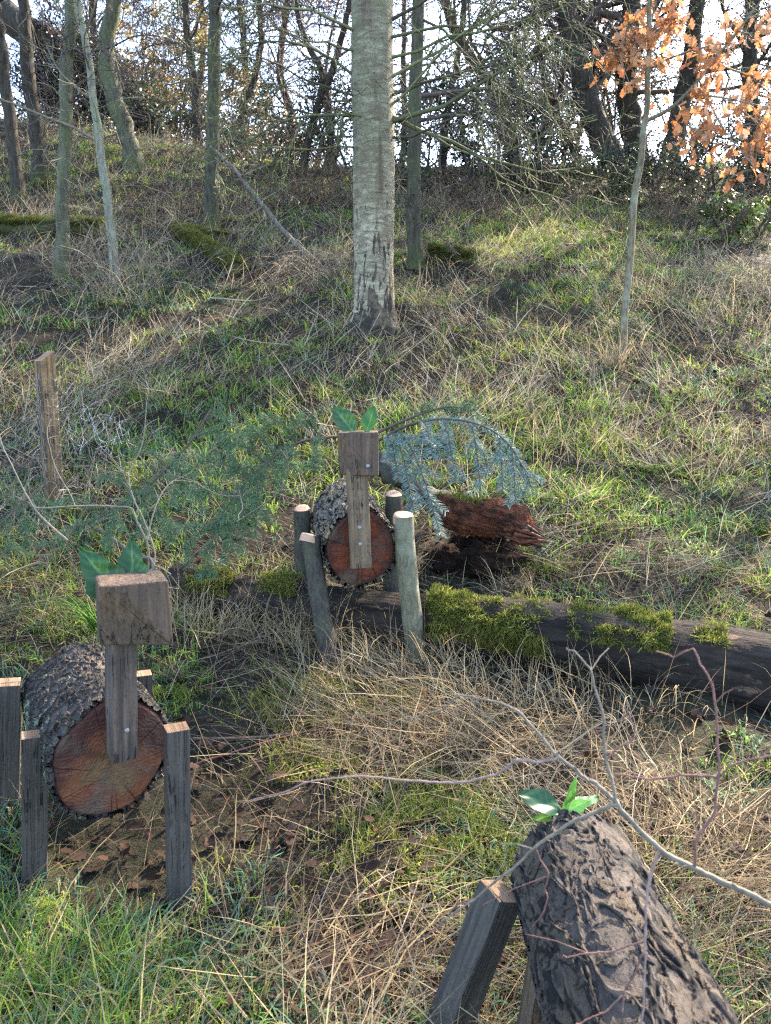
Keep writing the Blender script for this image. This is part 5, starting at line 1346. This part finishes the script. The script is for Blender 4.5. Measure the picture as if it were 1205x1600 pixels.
STRAWP = np.array([(.36, .27, .14), (.28, .20, .105), (.44, .35, .20), (.23, .16, .095), (.17, .11, .065), (.33, .28, .20), (.13, .075, .048)])
def make_straw():
    mb = MB(); pal = STRAWP
    # thatch: short dead scraps lying flat over all the soil
    x, y = sample_roots(95000, 510, p=1.35); r = np.random.default_rng(511); g, s = fields(x, y)
    keep = r.random(len(x)) < np.clip(.62 + .35 * s, .40, 1); x, y = x[keep], y[keep]; n = len(x)
    ok = seg_clear(x, y, la, lb, .12); x, y = x[ok], y[ok]; n = len(x)
    tp = np.array([(.20, .14, .085), (.14, .09, .06), (.30, .235, .14), (.09, .06, .042), (.24, .19, .13), (.10, .085, .05)])
    blades(mb, x, y, r.uniform(0, 2 * PI, n), r.uniform(.03, .11, n) * np.clip(y / 3, .8, 2.5) ** .6, r.uniform(.0018, .0048, n) * np.clip(y / 3.5, .75, 4) ** .55, np.clip(r.normal(1.45, .12, n), .9, 1.6), r.uniform(-.2, .3, n),
           tp[r.integers(0, 6, n)] * r.uniform(.6, 1.3, (n, 1)) * np.clip(.75 + .35 * s, .35, 1.1)[keep][ok][:, None], 2, r.uniform(.005, .03, n), None, 0, 610, 1.0, 1.2)
    # flopped dead grass: combed mats in layers
    x, y, r = clumped(12500, 0, 520, 0)
    g, s = fields(x, y)
    keep = r.random(len(x)) < np.clip(.33 + .48 * s, .0, 1.0); x, y, s = x[keep], y[keep], s[keep]
    nt = len(x); per = r.integers(4, 14, nt); idx = np.repeat(np.arange(nt), per); n = len(idx)
    far = np.clip(y / 5, .7, 6)
    rx = x[idx] + r.normal(0, .05, n) * far[idx] ** .6; ry = y[idx] + r.normal(0, .05, n) * far[idx] ** .6
    comb = fbm(x * .6, y * .6, 81) * 14
    az = comb[idx] + r.normal(0, .8, n)
    az = np.where(r.random(n) < .3, r.uniform(0, 2 * PI, n), az)
    L = (.14 + .24 * r.random(nt) + .06 * np.clip(s, -1, 1.4))[idx] * r.uniform(.45, 1.3, n)
    Wd = r.uniform(.0018, .0046, n) * np.clip((ry / 3.5), .75, 4) ** .55
    t0 = np.clip(r.normal(1.28, .24, n), .45, 1.65); k = r.uniform(-.1, .5, n)
    col = pal[r.integers(0, 7, nt)][idx] * r.uniform(.45, 1.1, (n, 1)) * np.where(ry < 3.6, .85, 1.0)[:, None]
    grey = (r.random(n) < .55) & (ry > 4.2); col[grey] = np.array([.36, .31, .23]) * r.uniform(.5, 1.15, (grey.sum(), 1))
    t0 = t0 - np.where(ry > 4.5, r.uniform(0, .6, n), 0)
    lift = np.abs(r.normal(0, .024, n)) * np.clip(.6 + s[idx], .3, 1.8)
    ok = seg_clear(rx, ry, la, lb, .12) & seg_clear(rx, ry, ra, rb, .10)
    f = lambda v: v[ok]
    blades(mb, f(rx), f(ry), f(az), f(L), f(Wd), f(t0), f(k), col[ok], 4, f(lift), None, 0, 602, 1.6, 1.1)
    # thin stalks, some upright
    x, y = sample_roots(3600, 540, p=1.15); r = np.random.default_rng(541); g, s = fields(x, y)
    keep = r.random(len(x)) < np.clip(.35 + .4 * s, .05, 1); x, y = x[keep], y[keep]; n = len(x)
    near = np.clip(y / 3, .45, 1)
    blades(mb, x, y, r.uniform(0, 2 * PI, n), r.uniform(.15, .48, n) * near, r.uniform(.0018, .003, n) * np.clip(y / 3.5, .75, 4) ** .55, np.abs(r.normal(.55, .4, n)), r.uniform(0, 1.6, n) ** 2 * .7,
           pal[r.integers(0, 7, n)] * r.uniform(.8, 1.2, (n, 1)), 5, 0, None, 0, 603, 2.5, 1.5)
    # broken stalks with a sharp kink
    x, y = sample_roots(4200, 560, p=1.25); r = np.random.default_rng(561); n = len(x)
    blades(mb, x, y, r.uniform(0, 2 * PI, n), r.uniform(.12, .40, n) * np.clip(y / 2.5, .5, 1), r.uniform(.0018, .0034, n) * np.clip(y / 3.5, .75, 4) ** .55, r.uniform(.4, 1.4, n), r.uniform(-.5, 2.2, n),
           pal[r.integers(0, 7, n)] * r.uniform(.8, 1.2, (n, 1)), 6, r.uniform(0, .03, n), None, 0, 604, 7.0, 1.5)
    # loose tufts still standing
    for cx_, row, n, L0, sp_ in ((290, 975, 240, .27, .14), (350, 978, 260, .29, .14), (410, 975, 260, .29, .14), (465, 985, 260, .29, .12), (505, 1000, 140, .26, .06), (590, 1010, 90, .2, .1), (660, 1050, 160, .24, .15), (760, 1075, 170, .25, .18), (860, 1110, 160, .24, .18), (560, 1060, 160, .26, .16), (1000, 1150, 120, .22, .2), (640, 1190, 120, .22, .16), (490, 1010, 190, .24, .12), (530, 1015, 90, .2, .08), (965, 575, 70, .40, .06), (955, 572, 40, .36, .05), (860, 690, 110, .42, .30), (900, 720, 90, .38, .3), (190, 470, 70, .45, .25), (245, 420, 50, .5, .2), (260, 360, 40, .6, .15), (700, 640, 60, .34, .25), (1150, 500, 110, .45, .5),
                                 (820, 930, 70, .22, .12), (60, 330, 80, .5, .6), (540, 310, 70, .5, .5), (1170, 700, 90, .42, .35), (760, 420, 80, .34, .5), (130, 870, 70, .22, .25), (15, 640, 90, .35, .3), (1010, 470, 80, .34, .4), (230, 235, 200, .6, 1.4), (180, 560, 60, .3, .3)):
        c = onground(cx_, row); r = np.random.default_rng(cx_ + row); x = c.x + r.normal(0, sp_, n); y = c.y + r.normal(0, sp_ * .6, n)
        blades(mb, x, y, r.uniform(0, 2 * PI) + r.normal(0, 1.1, n), L0 * r.uniform(.3, 1.2, n), r.uniform(.002, .0038, n) * max(.8, c.y / 3.5) ** .55, np.abs(r.normal(.5, .35, n)), r.uniform(.0, 1.9, n), pal[r.choice([0, 1, 2, 5], n)] * r.uniform(.7, 1.15, (n, 1)), 5, 0, None, 0, cx_, 2.2, 1.2)
    tag(mb.build("dry_grass", M_STRAW), kind="stuff")

def make_litter():
    mb = MB()
    x, y = sample_roots(11000, 580, p=1.35); r = np.random.default_rng(581); g, s = fields(x, y)
    keep = r.random(len(x)) < np.clip(.40 - .22 * g - .15 * s, .06, .8); x, y = x[keep], y[keep]; n = len(x)
    ok = seg_clear(x, y, la, lb, .14); x, y = x[ok], y[ok]; n = len(x)
    pos = np.stack([x, y, hz(x, y) + r.uniform(.008, .035, n)], -1); a = r.uniform(0, 2 * PI, n)
    d = np.stack([np.cos(a), np.sin(a), r.normal(0, .25, n)], -1)
    pal = np.array([(.024, .014, .011), (.034, .019, .014), (.021, .015, .015), (.044, .024, .016), (.016, .012, .012), (.075, .034, .018)])
    pi = r.choice(6, n, p=[.28, .24, .2, .14, .11, .03])
    scatter_leaves(mb, pos, d, r.uniform(.03, .068, n), pal[pi] * r.uniform(.7, 1.3, (n, 1)), 582, roll=.45)
    tag(mb.build("leaf_litter", M_LITTER), kind="stuff")

def make_moss():
    mb = MB(); r = np.random.default_rng(590)
    X = []; Y = []
    for px, row, rad, n in ((690, 1320, .16, 5200), (730, 1290, .10, 2200), (650, 1260, .10, 1800), (760, 1340, .08, 1400), (350, 935, .10, 1500), (260, 1085, .07, 1500), (470, 1115, .12, 2000), (600, 1100, .08, 1200), (490, 1200, .1, 1400), (130, 1540, .12, 1800), (840, 880, .12, 1000), (470, 1075, .12, 1200), (620, 780, .2, 900)):
        c = onground(px, row); X.append(c.x + r.normal(0, rad, n)); Y.append(c.y + r.normal(0, rad * .8, n))
    x = np.concatenate(X); y = np.concatenate(Y); keep = fbm(x * 14, y * 14, 91, 2) > .45; x, y = x[keep], y[keep]; n = len(x)
    pal = np.array(MOSSC)
    blades(mb, x, y, r.uniform(0, 2 * PI, n), r.uniform(.015, .05, n), r.uniform(.003, .006, n), np.abs(r.normal(.6, .4, n)), r.uniform(0, 1.2, n), pal[r.integers(0, 4, n)] * r.uniform(.6, 1.3, (n, 1)), 2, r.uniform(0, .025, n), None, 0, 605)
    tag(mb.build("moss_carpet", M_MOSS), kind="stuff")
make_litter(); make_straw(); make_grass(); make_moss()
